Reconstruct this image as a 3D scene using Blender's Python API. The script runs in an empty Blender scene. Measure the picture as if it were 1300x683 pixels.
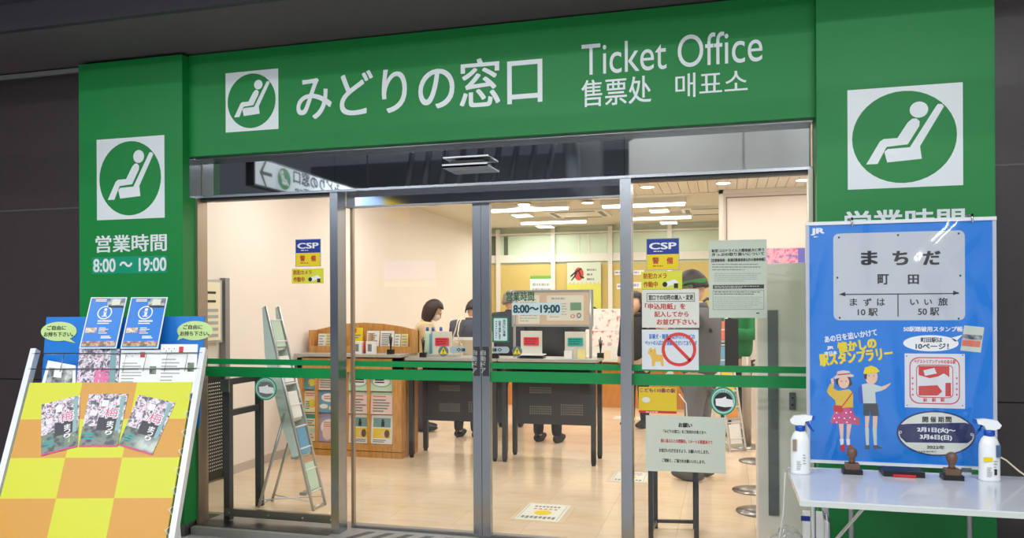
import bpy, bmesh, math, random
from math import sin, cos, atan, pi, radians, sqrt
from mathutils import Vector, Matrix, Euler
random.seed(7)
SC = bpy.context.scene
COL = SC.collection

# ------------------------------------------------------------------ camera, world, lights, exposure
YAW = atan(.27); ROLL = .0048; FPX = 1000.0; CAMZ = 1.4
cam_data = bpy.data.cameras.new('camera')
cam = bpy.data.objects.new('camera', cam_data); COL.objects.link(cam)
cam_data.sensor_fit = 'HORIZONTAL'; cam_data.sensor_width = 36.0
cam_data.lens = 36.0 * FPX / 1300.0
cam_data.shift_y = 49.5 / 1300.0
cam_data.clip_start = .05; cam_data.clip_end = 100
cam.matrix_world = Matrix.Translation((0, 0, CAMZ)) @ Matrix.Rotation(YAW, 4, 'Z') @ Matrix.Rotation(pi/2, 4, 'X') @ Matrix.Rotation(-ROLL, 4, 'Z')
SC.camera = cam

w = bpy.data.worlds.new('world'); SC.world = w; w.use_nodes = True
w.node_tree.nodes['Background'].inputs[0].default_value = (.62, .68, .80, 1)
w.node_tree.nodes['Background'].inputs[1].default_value = .16
SC.view_settings.view_transform = 'Standard'; SC.view_settings.look = 'None'
SC.view_settings.gamma = 1.0; SC.view_settings.use_curve_mapping = False
SC.view_settings.exposure = 0.0

def area(name, loc, sx, sy, power, col, rot=(0, 0, 0), spread=pi):
    l = bpy.data.lights.new(name, 'AREA'); l.shape = 'RECTANGLE'; l.size = sx; l.size_y = sy
    l.energy = power; l.color = col; l.spread = spread
    o = bpy.data.objects.new(name, l); COL.objects.link(o); o.location = loc; o.rotation_euler = rot
    return o
COOL = (.93, .97, 1.0); WARM = (1.0, .972, .935); OFFICE = (1.0, .995, .94)
# concourse lamps, out of view above the passage
for x in (-4.6, -1.6, 1.4):
    area('concourse_lamp_light', (x, 2.0, 3.22), 1.6, .25, 36, COOL)
    area('bulkhead_fill_light', (x+.6, -3.0, 5.25), 1.6, .25, 88, COOL)  # added row, lights the opposite bulkhead mirrored in the transom
    area('passage_fill_light', (x, -1.6, 3.78), 1.6, .25, 105, COOL)  # added row, brightens the passage for the reflections
# office ceiling lamps: added fill over the waiting area, then tubes over the counters
for x in (-3.1, -1.2, .6):
    area('waiting_area_fill', (x, 6.0, 2.735), .6, .6, 19, WARM)  # unseen lamps, added to light the front of the office evenly
    area('waiting_area_fill', (x, 7.9, 2.735), .6, .6, 18.5, WARM)
for x, y in ((-2.47, 10.03), (-.98, 10.03), (-2.49, 11.65), (-.94, 11.60), (-3.0, 12.4), (.6, 11.6)):
    area('counter_tube_light', (x, y, 2.655), 1.0, .06, 13, OFFICE)

# ------------------------------------------------------------------ photograph pixel -> point in the room
def ray(px, py):
    dx, dy = px-650, 391-py
    x0 = dx*cos(ROLL)+dy*sin(ROLL); y0 = -dx*sin(ROLL)+dy*cos(ROLL)
    s, c = sin(YAW), cos(YAW)
    return Vector((-s+c*x0/FPX, c+s*x0/FPX, y0/FPX))
EYE = Vector((0, 0, CAMZ))
def at_y(px, py, Y): r = ray(px, py); return EYE + r*(Y/r.y)
def at_z(px, py, Z=0): r = ray(px, py); return EYE + r*((Z-CAMZ)/r.z)
def at_x(px, py, X): r = ray(px, py); return EYE + r*(X/r.x)
def at_t(px, py, t): return EYE + ray(px, py)*t          # t = distance along the view axis

# ------------------------------------------------------------------ materials
def lin(v):
    v = v/255.0
    return v/12.92 if v <= .04045 else ((v+.055)/1.055)**2.4
def rgb(c): return (lin(c[0]), lin(c[1]), lin(c[2]), 1)
MATS = {}
def mat(name, col, rough=.5, metal=0.0, var=0.0, scale=8.0, spec=.5, bump=0.0, emit=0.0, coat=0.0, stretch=None):
    if name in MATS: return MATS[name]
    m = bpy.data.materials.new(name); m.use_nodes = True; MATS[name] = m
    nt = m.node_tree; b = nt.nodes['Principled BSDF']
    b.inputs['Base Color'].default_value = rgb(col)
    b.inputs['Roughness'].default_value = rough; b.inputs['Metallic'].default_value = metal
    b.inputs['Specular IOR Level'].default_value = spec
    if coat: b.inputs['Coat Weight'].default_value = coat; b.inputs['Coat Roughness'].default_value = .05
    if emit:
        b.inputs['Emission Color'].default_value = rgb(col); b.inputs['Emission Strength'].default_value = emit
    if var or bump:
        tc = nt.nodes.new('ShaderNodeTexCoord'); mp = nt.nodes.new('ShaderNodeMapping')
        if stretch: mp.inputs['Scale'].default_value = stretch
        n = nt.nodes.new('ShaderNodeTexNoise'); n.inputs['Scale'].default_value = scale; n.inputs['Detail'].default_value = 5
        nt.links.new(tc.outputs['Object'], mp.inputs['Vector']); nt.links.new(mp.outputs['Vector'], n.inputs['Vector'])
        if var:
            hsv = nt.nodes.new('ShaderNodeHueSaturation'); hsv.inputs['Color'].default_value = rgb(col)
            mr = nt.nodes.new('ShaderNodeMapRange'); mr.inputs['From Min'].default_value = .3; mr.inputs['From Max'].default_value = .7
            mr.inputs['To Min'].default_value = 1-var; mr.inputs['To Max'].default_value = 1+var
            nt.links.new(n.outputs['Fac'], mr.inputs['Value']); nt.links.new(mr.outputs['Result'], hsv.inputs['Value'])
            nt.links.new(hsv.outputs['Color'], b.inputs['Base Color'])
        if bump:
            bp = nt.nodes.new('ShaderNodeBump'); bp.inputs['Strength'].default_value = bump; bp.inputs['Distance'].default_value = .01
            nt.links.new(n.outputs['Fac'], bp.inputs['Height']); nt.links.new(bp.outputs['Normal'], b.inputs['Normal'])
    return m
def ramp_mat(name, stops, scale=20, rough=.5, kind='noise', stretch=(1, 1, 1), detail=4, coat=0.0, distort=0.0):
    """a printed picture or grained surface: noise or cells through a colour ramp"""
    if name in MATS: return MATS[name]
    m = bpy.data.materials.new(name); m.use_nodes = True; MATS[name] = m
    nt = m.node_tree; b = nt.nodes['Principled BSDF']; b.inputs['Roughness'].default_value = rough
    if coat: b.inputs['Coat Weight'].default_value = coat; b.inputs['Coat Roughness'].default_value = .06
    tc = nt.nodes.new('ShaderNodeTexCoord'); mp = nt.nodes.new('ShaderNodeMapping'); mp.inputs['Scale'].default_value = stretch
    if kind == 'noise':
        n = nt.nodes.new('ShaderNodeTexNoise'); n.inputs['Detail'].default_value = detail; n.inputs['Distortion'].default_value = distort; out = 'Fac'
    else:
        n = nt.nodes.new('ShaderNodeTexVoronoi'); out = 'Color' if kind == 'cells' else 'Distance'
    n.inputs['Scale'].default_value = scale
    r = nt.nodes.new('ShaderNodeValToRGB'); r.color_ramp.interpolation = 'LINEAR'
    while len(r.color_ramp.elements) > 1: r.color_ramp.elements.remove(r.color_ramp.elements[0])
    r.color_ramp.elements[0].position = stops[0][0]; r.color_ramp.elements[0].color = rgb(stops[0][1])
    for p, c in stops[1:]:
        e = r.color_ramp.elements.new(p); e.color = rgb(c)
    nt.links.new(tc.outputs['Object'], mp.inputs['Vector']); nt.links.new(mp.outputs['Vector'], n.inputs['Vector'])
    nt.links.new(n.outputs[out], r.inputs['Fac']); nt.links.new(r.outputs['Color'], b.inputs['Base Color'])
    return m
def glass_mat(name, tint, refl, rough=0.0, body=0.0):
    m = bpy.data.materials.new(name); m.use_nodes = True; MATS[name] = m
    nt = m.node_tree; nt.nodes.clear()
    out = nt.nodes.new('ShaderNodeOutputMaterial'); tr = nt.nodes.new('ShaderNodeBsdfTransparent')
    tr.inputs[0].default_value = (*tint, 1)
    gl = nt.nodes.new('ShaderNodeBsdfGlossy'); gl.inputs['Roughness'].default_value = rough; gl.inputs['Color'].default_value = (1, 1, 1, 1)
    lw = nt.nodes.new('ShaderNodeLayerWeight'); lw.inputs['Blend'].default_value = .5
    p = nt.nodes.new('ShaderNodeMath'); p.operation = 'POWER'; p.inputs[1].default_value = 4
    ma = nt.nodes.new('ShaderNodeMath'); ma.operation = 'MULTIPLY_ADD'; ma.inputs[1].default_value = .7; ma.inputs[2].default_value = refl
    mx = nt.nodes.new('ShaderNodeMixShader')
    nt.links.new(lw.outputs['Facing'], p.inputs[0]); nt.links.new(p.outputs[0], ma.inputs[0]); nt.links.new(ma.outputs[0], mx.inputs[0])
    nt.links.new(tr.outputs[0], mx.inputs[1]); nt.links.new(gl.outputs[0], mx.inputs[2])
    last = mx
    if body:
        df = nt.nodes.new('ShaderNodeBsdfDiffuse'); df.inputs[0].default_value = (.8, .8, .8, 1)
        m2 = nt.nodes.new('ShaderNodeMixShader'); m2.inputs[0].default_value = body
        nt.links.new(mx.outputs[0], m2.inputs[1]); nt.links.new(df.outputs[0], m2.inputs[2]); last = m2
    nt.links.new(last.outputs[0], out.inputs[0])
    return m

GREEN = mat('sign_green', (6, 136, 60), .5, var=.03, scale=2)
STRIPE = mat('stripe_green', (0, 140, 68), .4)
WHITE = mat('sign_white', (236, 242, 244), .35)
PAPER = mat('paper_white', (226, 226, 214), .6)
PAPERG = mat('paper_greenish', (205, 212, 196), .6)
PAPERW = mat('paper_pure', (240, 240, 238), .6)
BLACK = mat('print_black', (34, 36, 40), .5)
GREYP = mat('print_grey', (130, 132, 130), .6)
LGREYP = mat('print_light_grey', (172, 174, 170), .6)
RED = mat('print_red', (205, 45, 50), .5)
YELLOW = mat('print_yellow', (240, 210, 20), .45)
BLUE = mat('print_blue', (4, 122, 214), .4)
NAVY = mat('print_navy', (20, 45, 140), .4)
STEEL = mat('stainless_steel', (168, 172, 180), .26, 1.0, bump=.02, scale=3)
STEELM = mat('mirror_steel', (180, 184, 190), .06, 1.0)
STEELD = mat('brushed_steel_dark', (140, 142, 144), .3, 1.0)
CHROME = mat('chrome', (215, 216, 220), .12, 1.0)
ALU = mat('aluminium', (196, 198, 200), .35, .7)
WMETAL = mat('white_enamel', (228, 230, 232), .3)
DGREY = mat('dark_grey_metal', (62, 62, 64), .4, .3)
BLK = mat('black_plastic', (24, 24, 26), .4)
BROWN = mat('dark_brown_panel', (64, 56, 57), .38, var=.05, scale=30)
FASCIA = mat('fascia_dark', (88, 78, 84), .7, var=.05, scale=20)
PEACH = mat('office_wall_paint', (240, 230, 221), .6, var=.01, scale=1.5)
PALEG = mat('pale_green_wall', (206, 216, 196), .5)
YPANEL = mat('yellow_panel', (208, 184, 110), .6, var=.04, scale=60)
WFRAME = mat('white_frame', (228, 224, 214), .45)
WOOD = ramp_mat('oak_wood', [(.3, (188, 130, 66)), (.5, (206, 148, 80)), (.7, (218, 164, 96))], 6, .4, stretch=(9, 9, 1.2), distort=.4)
WOOD2 = ramp_mat('orange_wood', [(.3, (196, 126, 52)), (.7, (214, 146, 70))], 5, .4, stretch=(8, 8, 1))
COUNTER = mat('grey_laminate', (176, 172, 164), .3)
GLASS = glass_mat('door_glass', (.975, .985, .98), .018)
FROST = glass_mat('frosted_screen', (.93, .97, .94), .02, .1, .25)
TMIRROR = mat('transom_dark_glass', (186, 190, 194), .025, 1.0)

# ------------------------------------------------------------------ mesh helpers (all coordinates are world coordinates)
def BM(): return bmesh.new()
def box(bm, x0, x1, y0, y1, z0, z1):
    if x0 > x1: x0, x1 = x1, x0
    if y0 > y1: y0, y1 = y1, y0
    if z0 > z1: z0, z1 = z1, z0
    v = [bm.verts.new(p) for p in ((x0,y0,z0),(x1,y0,z0),(x1,y1,z0),(x0,y1,z0),(x0,y0,z1),(x1,y0,z1),(x1,y1,z1),(x0,y1,z1))]
    for f in ((0,3,2,1),(4,5,6,7),(0,1,5,4),(1,2,6,5),(2,3,7,6),(3,0,4,7)): bm.faces.new([v[i] for i in f])
    return bm
def bx(*a): return box(BM(), *a)
def obox(bm, c, u, v, n, hu, hv, hn):
    c, u, v, n = Vector(c), Vector(u).normalized(), Vector(v).normalized(), Vector(n).normalized()
    vs = [bm.verts.new(c+u*a*hu+v*b*hv+n*d*hn) for a, b, d in ((-1,-1,-1),(1,-1,-1),(1,1,-1),(-1,1,-1),(-1,-1,1),(1,-1,1),(1,1,1),(-1,1,1))]
    for f in ((0,3,2,1),(4,5,6,7),(0,1,5,4),(1,2,6,5),(2,3,7,6),(3,0,4,7)): bm.faces.new([vs[i] for i in f])
    return bm
def tube(bm, pts, r, n=8, caps=True):
    pts = [Vector(p) for p in pts]; rings = []
    for i, p in enumerate(pts):
        d = (pts[min(i+1, len(pts)-1)] - pts[max(i-1, 0)]).normalized()
        a = Vector((0, 0, 1)) if abs(d.z) < .9 else Vector((1, 0, 0))
        e1 = d.cross(a).normalized(); e2 = d.cross(e1)
        rr = r[i] if isinstance(r, (list, tuple)) else r
        rings.append([bm.verts.new(p + e1*cos(2*pi*k/n)*rr + e2*sin(2*pi*k/n)*rr) for k in range(n)])
    for a, b in zip(rings, rings[1:]):
        for k in range(n):
            f = bm.faces.new((a[k], a[(k+1) % n], b[(k+1) % n], b[k])); f.smooth = True
    if caps: bm.faces.new(rings[0][::-1]); bm.faces.new(rings[-1])
    return bm
def tb(pts, r, n=8): return tube(BM(), pts, r, n)
def bar(bm, a, b, w, h=None, up=(0, 0, 1)):
    """a square bar from a to b"""
    a, b = Vector(a), Vector(b); d = (b-a); L = d.length; d.normalize(); up = Vector(up)
    if abs(d.dot(up)) > .95: up = Vector((0, 1, 0))
    u = d.cross(up).normalized(); v = u.cross(d)
    return obox(bm, (a+b)/2, d, u, v, L/2, w/2, (h or w)/2)
def lathe(bm, prof, c, n=20, ax=1.0, ay=1.0):
    rings = []
    for r, z in prof:
        rings.append([bm.verts.new((c[0]+r*ax*cos(2*pi*k/n), c[1]+r*ay*sin(2*pi*k/n), c[2]+z)) for k in range(n)])
    for a, b in zip(rings, rings[1:]):
        for k in range(n):
            f = bm.faces.new((a[k], a[(k+1) % n], b[(k+1) % n], b[k])); f.smooth = True
    bm.faces.new(rings[0][::-1]); bm.faces.new(rings[-1])
    return bm
def prism(bm, O, u, v, n, pts, d0, d1):
    """polygon pts (a,b) in plane (u,v), from offset d0 to d1 along n"""
    A = [bm.verts.new(O+u*a+v*b+n*d1) for a, b in pts]; B = [bm.verts.new(O+u*a+v*b+n*d0) for a, b in pts]
    bm.faces.new(A); bm.faces.new(B[::-1]); k = len(pts)
    for i in range(k): bm.faces.new((A[i], B[i], B[(i+1) % k], A[(i+1) % k]))
    return bm
def bevel(bm, w, seg=2):
    bmesh.ops.bevel(bm, geom=[e for e in bm.edges if len(e.link_faces) == 2 and e.calc_face_angle(0) > .6], offset=w, segments=seg, affect='EDGES', clamp_overlap=True)
    return bm

def link(name, bm, m, parent=None, off=(0, 0, 0)):
    me = bpy.data.meshes.new(name)
    bmesh.ops.translate(bm, verts=bm.verts, vec=-Vector(off))
    bmesh.ops.recalc_face_normals(bm, faces=bm.faces)
    bm.to_mesh(me); bm.free()
    if m: me.materials.append(m)
    o = bpy.data.objects.new(name, me); COL.objects.link(o); o.parent = parent
    if parent is None: o.location = off
    return o
class T:
    """a thing: an Empty at its base; parts are given in world coordinates"""
    def __init__(s, name, label, cat, loc, group=None, kind=None):
        s.o = bpy.data.objects.new(name, None); COL.objects.link(s.o); s.loc = Vector(loc); s.o.location = s.loc
        s.o.empty_display_size = .1
        if label: s.o['label'] = label
        if cat: s.o['category'] = cat
        if group: s.o['group'] = group
        if kind: s.o['kind'] = kind
    def p(s, name, bm, m, parent=None, label=None, kind=None):
        o = link(name, bm, m, parent or s.o, s.loc)
        if label: o['label'] = label
        if kind: o['kind'] = kind
        return o
def struct(name, bm=None, m=None, loc=(0, 0, 0)):
    if bm is None:
        t = T(name, None, None, loc, kind='structure'); return t
    o = link(name, bm, m, None, loc); o['kind'] = 'structure'; return o
def dup(root, delta, label=None, group=None, rz=0.0, scale=None):
    r = root.copy(); COL.objects.link(r); r.location = root.location + Vector(delta); r.rotation_euler.z += rz
    if scale: r.scale = scale
    if label: r['label'] = label
    if group: r['group'] = group
    for ch in list(root.children):
        c = ch.copy(); COL.objects.link(c); c.parent = r
        for g in list(ch.children):
            d = g.copy(); COL.objects.link(d); d.parent = c
    return r

# ------------------------------------------------------------------ flat print
_tx = {}
RES = [6]
def text_geo(body, bold):
    key = (body, bold, RES[0])
    if key in _tx: return _tx[key]
    c = bpy.data.curves.new('lettering', 'FONT'); c.body = body; c.resolution_u = RES[0]; c.fill_mode = 'FRONT'
    ob = bpy.data.objects.new('lettering', c); COL.objects.link(ob)
    bpy.context.view_layer.update()
    me = bpy.data.meshes.new_from_object(ob.evaluated_get(bpy.context.evaluated_depsgraph_get()))
    vs = [(v.co.x, v.co.y) for v in me.vertices]; fs = [tuple(p.vertices) for p in me.polygons]
    bpy.data.objects.remove(ob); bpy.data.curves.remove(c); bpy.data.meshes.remove(me)
    if not vs: vs = [(0, 0)]
    x0 = min(v[0] for v in vs); x1 = max(v[0] for v in vs); y0 = min(v[1] for v in vs); y1 = max(v[1] for v in vs)
    vs = [((a-x0)/max(1e-6, x1-x0), (b-y0)/max(1e-6, y1-y0), 0.0) for a, b in vs]
    wd_, ht_ = max(.3, x1-x0), max(.3, y1-y0)
    if bold:                                     # heavier weight: the same glyphs printed again a hair to each side
        v0, f0, n0 = list(vs), list(fs), len(vs)
        for k, (ex, ey) in enumerate(((1, .6), (-1, .6), (1, -.6), (-1, -.6))):
            vs += [(a+ex*bold/wd_, b+ey*bold/ht_, (k+1)*.00008) for a, b, _ in v0]; fs += [tuple(i+n0*(k+1) for i in f) for f in f0]
    _tx[key] = (vs, fs, (x1-x0, y1-y0)); return _tx[key]
class Sheet:
    """a flat printed face on the plane through O with axes u (right), v (up); places are given as photograph pixels"""
    def __init__(s, t, O, u=(1, 0, 0), v=(0, 0, 1), first=.0008, step=.0005):
        s.t = t; s.O = Vector(O); s.u = Vector(u).normalized(); s.v = Vector(v).normalized(); s.n = s.u.cross(s.v)
        s.acc = {}; s.first = first; s.step = step; s.k = 0
    def pix(s, px, py):
        r = ray(px, py); q = EYE + r*((s.O-EYE).dot(s.n)/r.dot(s.n)) - s.O
        return q.dot(s.u), q.dot(s.v)
    def R(s, x0, y0, x1, y1):
        cx, cy = (x0+x1)/2, (y0+y1)/2
        return s.pix(x0, cy)[0], s.pix(cx, y1)[1], s.pix(x1, cy)[0], s.pix(cx, y0)[1]
    def board(s, name, m, x0, y0, x1, y1, th=.0008, back=0.0, parent=None, label=None):
        a0, b0, a1, b1 = s.R(x0, y0, x1, y1)
        s.ext = (a0, b0, a1, b1)
        return s.t.p(name, prism(BM(), s.O, s.u, s.v, s.n, [(a0, b0), (a1, b0), (a1, b1), (a0, b1)], -back, th), m, parent, label)
    def get(s, name, m):
        k = (name, m.name)
        if k not in s.acc: s.acc[k] = (BM(), m)
        return s.acc[k][0]
    def poly(s, name, m, pts, layer=1, px=True):
        bm = s.get(name, m); o = s.first + s.step*layer
        if px: pts = [s.pix(*p) for p in pts]
        vs = [bm.verts.new(s.O + s.u*a + s.v*b + s.n*o) for a, b in pts]; bm.faces.new(vs)
    def rect(s, name, m, x0, y0, x1, y1, layer=1):
        a0, b0, a1, b1 = s.R(x0, y0, x1, y1); s.poly(name, m, [(a0, b0), (a1, b0), (a1, b1), (a0, b1)], layer, False)
    def frame(s, name, m, x0, y0, x1, y1, w, layer=1):
        s.rect(name, m, x0, y0, x1, y0+w, layer); s.rect(name, m, x0, y1-w, x1, y1, layer)
        s.rect(name, m, x0, y0, x0+w, y1, layer); s.rect(name, m, x1-w, y0, x1, y1, layer)
    def rrect(s, name, m, x0, y0, x1, y1, r, layer=1):
        a0, b0, a1, b1 = s.R(x0, y0, x1, y1); pts = []
        for cx, cy, st in ((a1-r, b1-r, 0), (a0+r, b1-r, 90), (a0+r, b0+r, 180), (a1-r, b0+r, 270)):
            for k in range(6): q = radians(st+k*18); pts.append((cx+r*cos(q), cy+r*sin(q)))
        s.poly(name, m, pts, layer, False)
    def ell(s, name, m, x0, y0, x1, y1, layer=1, n=32, inner=0.0):
        a0, b0, a1, b1 = s.R(x0, y0, x1, y1); cx, cy, rx, ry = (a0+a1)/2, (b0+b1)/2, (a1-a0)/2, (b1-b0)/2
        if not inner: s.poly(name, m, [(cx+rx*cos(2*pi*k/n), cy+ry*sin(2*pi*k/n)) for k in range(n)], layer, False); return
        for k in range(n):
            q0, q1 = 2*pi*k/n, 2*pi*(k+1)/n
            s.poly(name, m, [(cx+rx*cos(q0), cy+ry*sin(q0)), (cx+rx*cos(q1), cy+ry*sin(q1)), (cx+rx*inner*cos(q1), cy+ry*inner*sin(q1)), (cx+rx*inner*cos(q0), cy+ry*inner*sin(q0))], layer, False)
    def text(s, body, m, x0, y0, x1, y1, bold=0.0, layer=2, rot=0.0, name='lettering', keep=False):
        vs, fs, (tw, th) = text_geo(body, bold)
        a0, b0, a1, b1 = s.R(x0, y0, x1, y1); bm = s.get(name, m); o = s.first + s.step*layer
        cx, cy, wd, ht = (a0+a1)/2, (b0+b1)/2, a1-a0, b1-b0
        if keep: ht = min(ht, wd*th/tw)
        cr, sr = cos(radians(rot)), sin(radians(rot)); new = []
        for a, b, e in vs:
            p, q = (a-.5)*wd, (b-.5)*ht
            new.append(bm.verts.new(s.O + s.u*(cx+p*cr-q*sr) + s.v*(cy+p*sr+q*cr) + s.n*(o+e)))
        for f in fs:
            try: bm.faces.new([new[i] for i in f])
            except ValueError: pass
    def vtext(s, body, m, x0, y0, x1, y1, bold=0.02, layer=2):
        n = len(body); h = (y1-y0)/n
        for i, ch in enumerate(body):
            if ch != ' ': s.text(ch, m, x0, y0+i*h+h*.08, x1, y0+(i+1)*h-h*.08, bold, layer)
    def lines(s, m, x0, y0, x1, y1, rows, fill=.5, layer=2, full=.9, name='small_print', seed=1):
        """rows of print too small to read"""
        rd = random.Random(seed); h = (y1-y0)/rows
        for i in range(rows):
            x = x0; xe = x0+(x1-x0)*(full+(1-full)*rd.random()) if i < rows-1 else x0+(x1-x0)*(.45+.4*rd.random())
            while x < xe:
                wd = rd.uniform(1.2, 4.5); x2 = min(x+wd, xe)
                s.rect(name, m, x, y0+i*h+h*(1-fill)/2, x2, y0+i*h+h*(1+fill)/2, layer); x = x2+rd.uniform(.5, 1.1)
    def done(s, parent=None, label=None):
        for (name, _), (bm, m) in s.acc.items():
            s.t.p(name, bm, m, parent)
        s.acc = {}
    def logo(s, x0, y0, x1, y1, layer=1, flip=False):
        """white square, green disc, a traveller leaning back in a seat"""
        a0, b0, a1, b1 = s.R(x0, y0, x1, y1); W, Hh = a1-a0, b1-b0
        def q(pts): return [(a0+W*((1-x) if flip else x), b1-Hh*y) for x, y in pts]
        s.poly('logo_square', WHITE, q([(0, 0), (0, 1), (1, 1), (1, 0)]), layer, False)
        s.poly('logo_disc', GREEN, q([(.495+.455*cos(2*pi*k/40), .5+.455*sin(2*pi*k/40)) for k in range(40)]), layer+1, False)
        s.poly('logo_figure', WHITE, q([(.627+.08*cos(2*pi*k/20), .24+.08*sin(2*pi*k/20)) for k in range(20)]), layer+2, False)
        s.poly('logo_figure', WHITE, q([(.775,.215),(.79,.195),(.825,.2),(.84,.225),(.635,.6),(.65,.725),(.35,.745),(.325,.64),(.355,.612),(.548,.605)]), layer+2, False)
        s.poly('logo_figure', WHITE, q([(.165,.755),(.265,.755),(.345,.59),(.53,.575),(.63,.40),(.633,.355),(.605,.325),(.57,.325),(.53,.36),(.44,.508),(.32,.51),(.285,.535)]), layer+2, False)

def notice(name, label, cat, Y, x0, y0, x1, y1, m, group=None, base='paper', th=.0008):
    """a flat sheet fixed to a plane parallel to the facade"""
    c = at_y((x0+x1)/2, y1, Y)
    t = T(name, label, cat, (c.x, Y, c.z), group)
    s = Sheet(t, (0, Y, 0), first=th+.0002); s.board(base, m, x0, y0, x1, y1, th)
    return t, s
# ================================================================== THE SETTING
XL, XR = -3.33, .452            # opening between the green pillars
YG, YD = 4.49, 4.60             # fixed glass, sliding doors
ZO = -.05                       # concourse floor
# concourse floor, tactile strip, dark floor bands
FLOORC = ramp_mat('concourse_stone', [(.35, (186, 186, 184)), (.65, (206, 206, 202))], 14, .3, detail=6)
FLOORB = mat('concourse_dark_stone', (58, 62, 68), .3)
TACT = mat('tactile_yellow', (206, 160, 40), .5)
f = struct('floor_concourse', bx(-9, 5, -9, 4.36, ZO-.1, ZO), FLOORC)
for i in range(13):
    b = BM(); xx = -4.6+i*.62
    prism(b, Vector((0, 0, 0)), Vector((1, 0, 0)), Vector((0, 1, 0)), Vector((0, 0, 1)), [(xx, 1.2), (xx+.16, 1.2), (xx+.72, 2.5), (xx+.56, 2.5)], ZO, ZO+.002)
    link('paving_band', b, FLOORB, f)
for i in range(16):
    b = bx(-4.8+i*.3, -4.8+i*.3+.294, 3.78, 4.08, ZO, ZO+.004)
    for j in range(4):
        for k in range(4): lathe(b, [(.018, 0), (.014, .005)], (-4.8+i*.3+.04+j*.071, 3.82+k*.071, ZO+.004), 6)
    link('tactile_tile', b, TACT, f)
# office floor: single tiles with fine joints
TILE = ramp_mat('beige_marble', [(.28, (226, 198, 164)), (.5, (238, 214, 184)), (.72, (246, 226, 200))], 1.6, .16, detail=7, stretch=(1, 2.2, 1), distort=.9)
fl = struct('floor', bx(-4.14, 1.6, 4.70, 13.1, -.12, -.006), mat('floor_joint', (176, 156, 130), .6))
tm = None
nx, ny = 12, 18
for i in range(nx):
    for j in range(ny):
        x0, y0 = -4.06+i*.471, 4.72+j*.462
        if tm is None:
            o = link('tile', bevel(bx(0, .4698, 0, .4608, -.006, 0), .0006, 1), TILE, fl); tm = o.data
        else:
            o = bpy.data.objects.new('tile', tm); COL.objects.link(o); o.parent = fl
        o.location = (x0, y0, 0)
struct('wall_left', bx(-4.14, -4.04, 4.70, 13.1, 0, 2.78), PEACH)
struct('baseboard_left', bx(-4.04, -4.028, 4.72, 13.0, 0, .075), mat('baseboard_grey', (196, 184, 172), .5))
struct('wall_right', bx(1.6, 1.7, 4.70, 13.1, 0, 2.78), PEACH)
struct('wall_front', bx(-4.14, 1.7, 4.60, 4.70, 2.42, 2.9), PEACH)
for a, b_, n_ in ((-4.14, -4.0, 0), (1.15, 1.7, 1)): struct('wall_front', bx(a, b_, 4.62, 4.70, 0, 2.42), PEACH)
# ceiling: narrow slats over the waiting area, plain boards behind
struct('ceiling', bx(-4.14, 1.7, 4.60, 13.1, 2.765, 2.86), mat('ceiling_board', (222, 216, 200), .7))
sl = struct('ceiling_slats', bx(-4.04, 1.6, 9.50, 9.56, 2.735, 2.765), WFRAME)
SLAT = mat('ceiling_slat', (232, 222, 206), .5); sm = None
for i in range(54):
    if sm is None: o = link('slat', bx(0, .098, 4.72, 9.5, 2.745, 2.765), SLAT, sl); sm = o.data
    else: o = bpy.data.objects.new('slat', sm); COL.objects.link(o); o.parent = sl
    o.location.x = -4.02+i*.104
# back wall with posts, yellow panels and pale upper panes
YB = 13.0
wb = struct('wall_back', bx(-4.14, 1.7, YB, YB+.12, 0, 2.78), PALEG)
px_ = [-4.70, -3.735, -2.775, -1.815, -.855, .105, 1.065, 2.02]
for i in range(7):
    a, b_ = max(px_[i]+.035, -4.04), min(px_[i+1]-.035, 1.6)
    link('yellow_panel', bx(a, b_, YB-.03, YB, .1, 2.13), YPANEL, wb)
    link('upper_pane', bx(a, b_, YB-.02, YB, 2.30, 2.63), mat('pane_pale_green', (204, 222, 198), .25) if i else mat('pane_dark_green', (96, 108, 92), .3), wb)
    link('ledge_board', bx(a, b_, YB-.05, YB, 2.17, 2.30), WFRAME, wb)
    if i < 6: link('post', bx(px_[i+1]-.035, px_[i+1]+.035, YB-.08, YB, 0, 2.74), WFRAME, wb)
link('top_rail', bx(-4.04, 1.6, YB-.07, YB-.02, 2.635, 2.665), WFRAME, wb)
for X in (-3.64, -2.19, -2.36): link('pane_seam', bx(X, X+(.07 if X == -3.64 else .03), YB-.03, YB-.02, 2.30, 2.62), mat('pane_dark_green', (96, 108, 92), .3) if X == -3.64 else WFRAME, wb)
# beige partition with a white frame on the right
wp = struct('wall_partition', bx(-.02, 1.6, 9.42, 9.52, 0, 2.745), PEACH)
link('partition_frame', box(bx(-.06, -.01, 9.36, 9.54, 0, 2.745), -.06, 1.6, 9.36, 9.42, 2.70, 2.745), WFRAME, wp)
link('partition_bead', box(bx(.022, .032, 9.405, 9.42, 1.4, 2.66), .022, 1.6, 9.405, 9.42, 2.655, 2.665), mat('bead_brown', (150, 122, 108), .5), wp)

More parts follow.
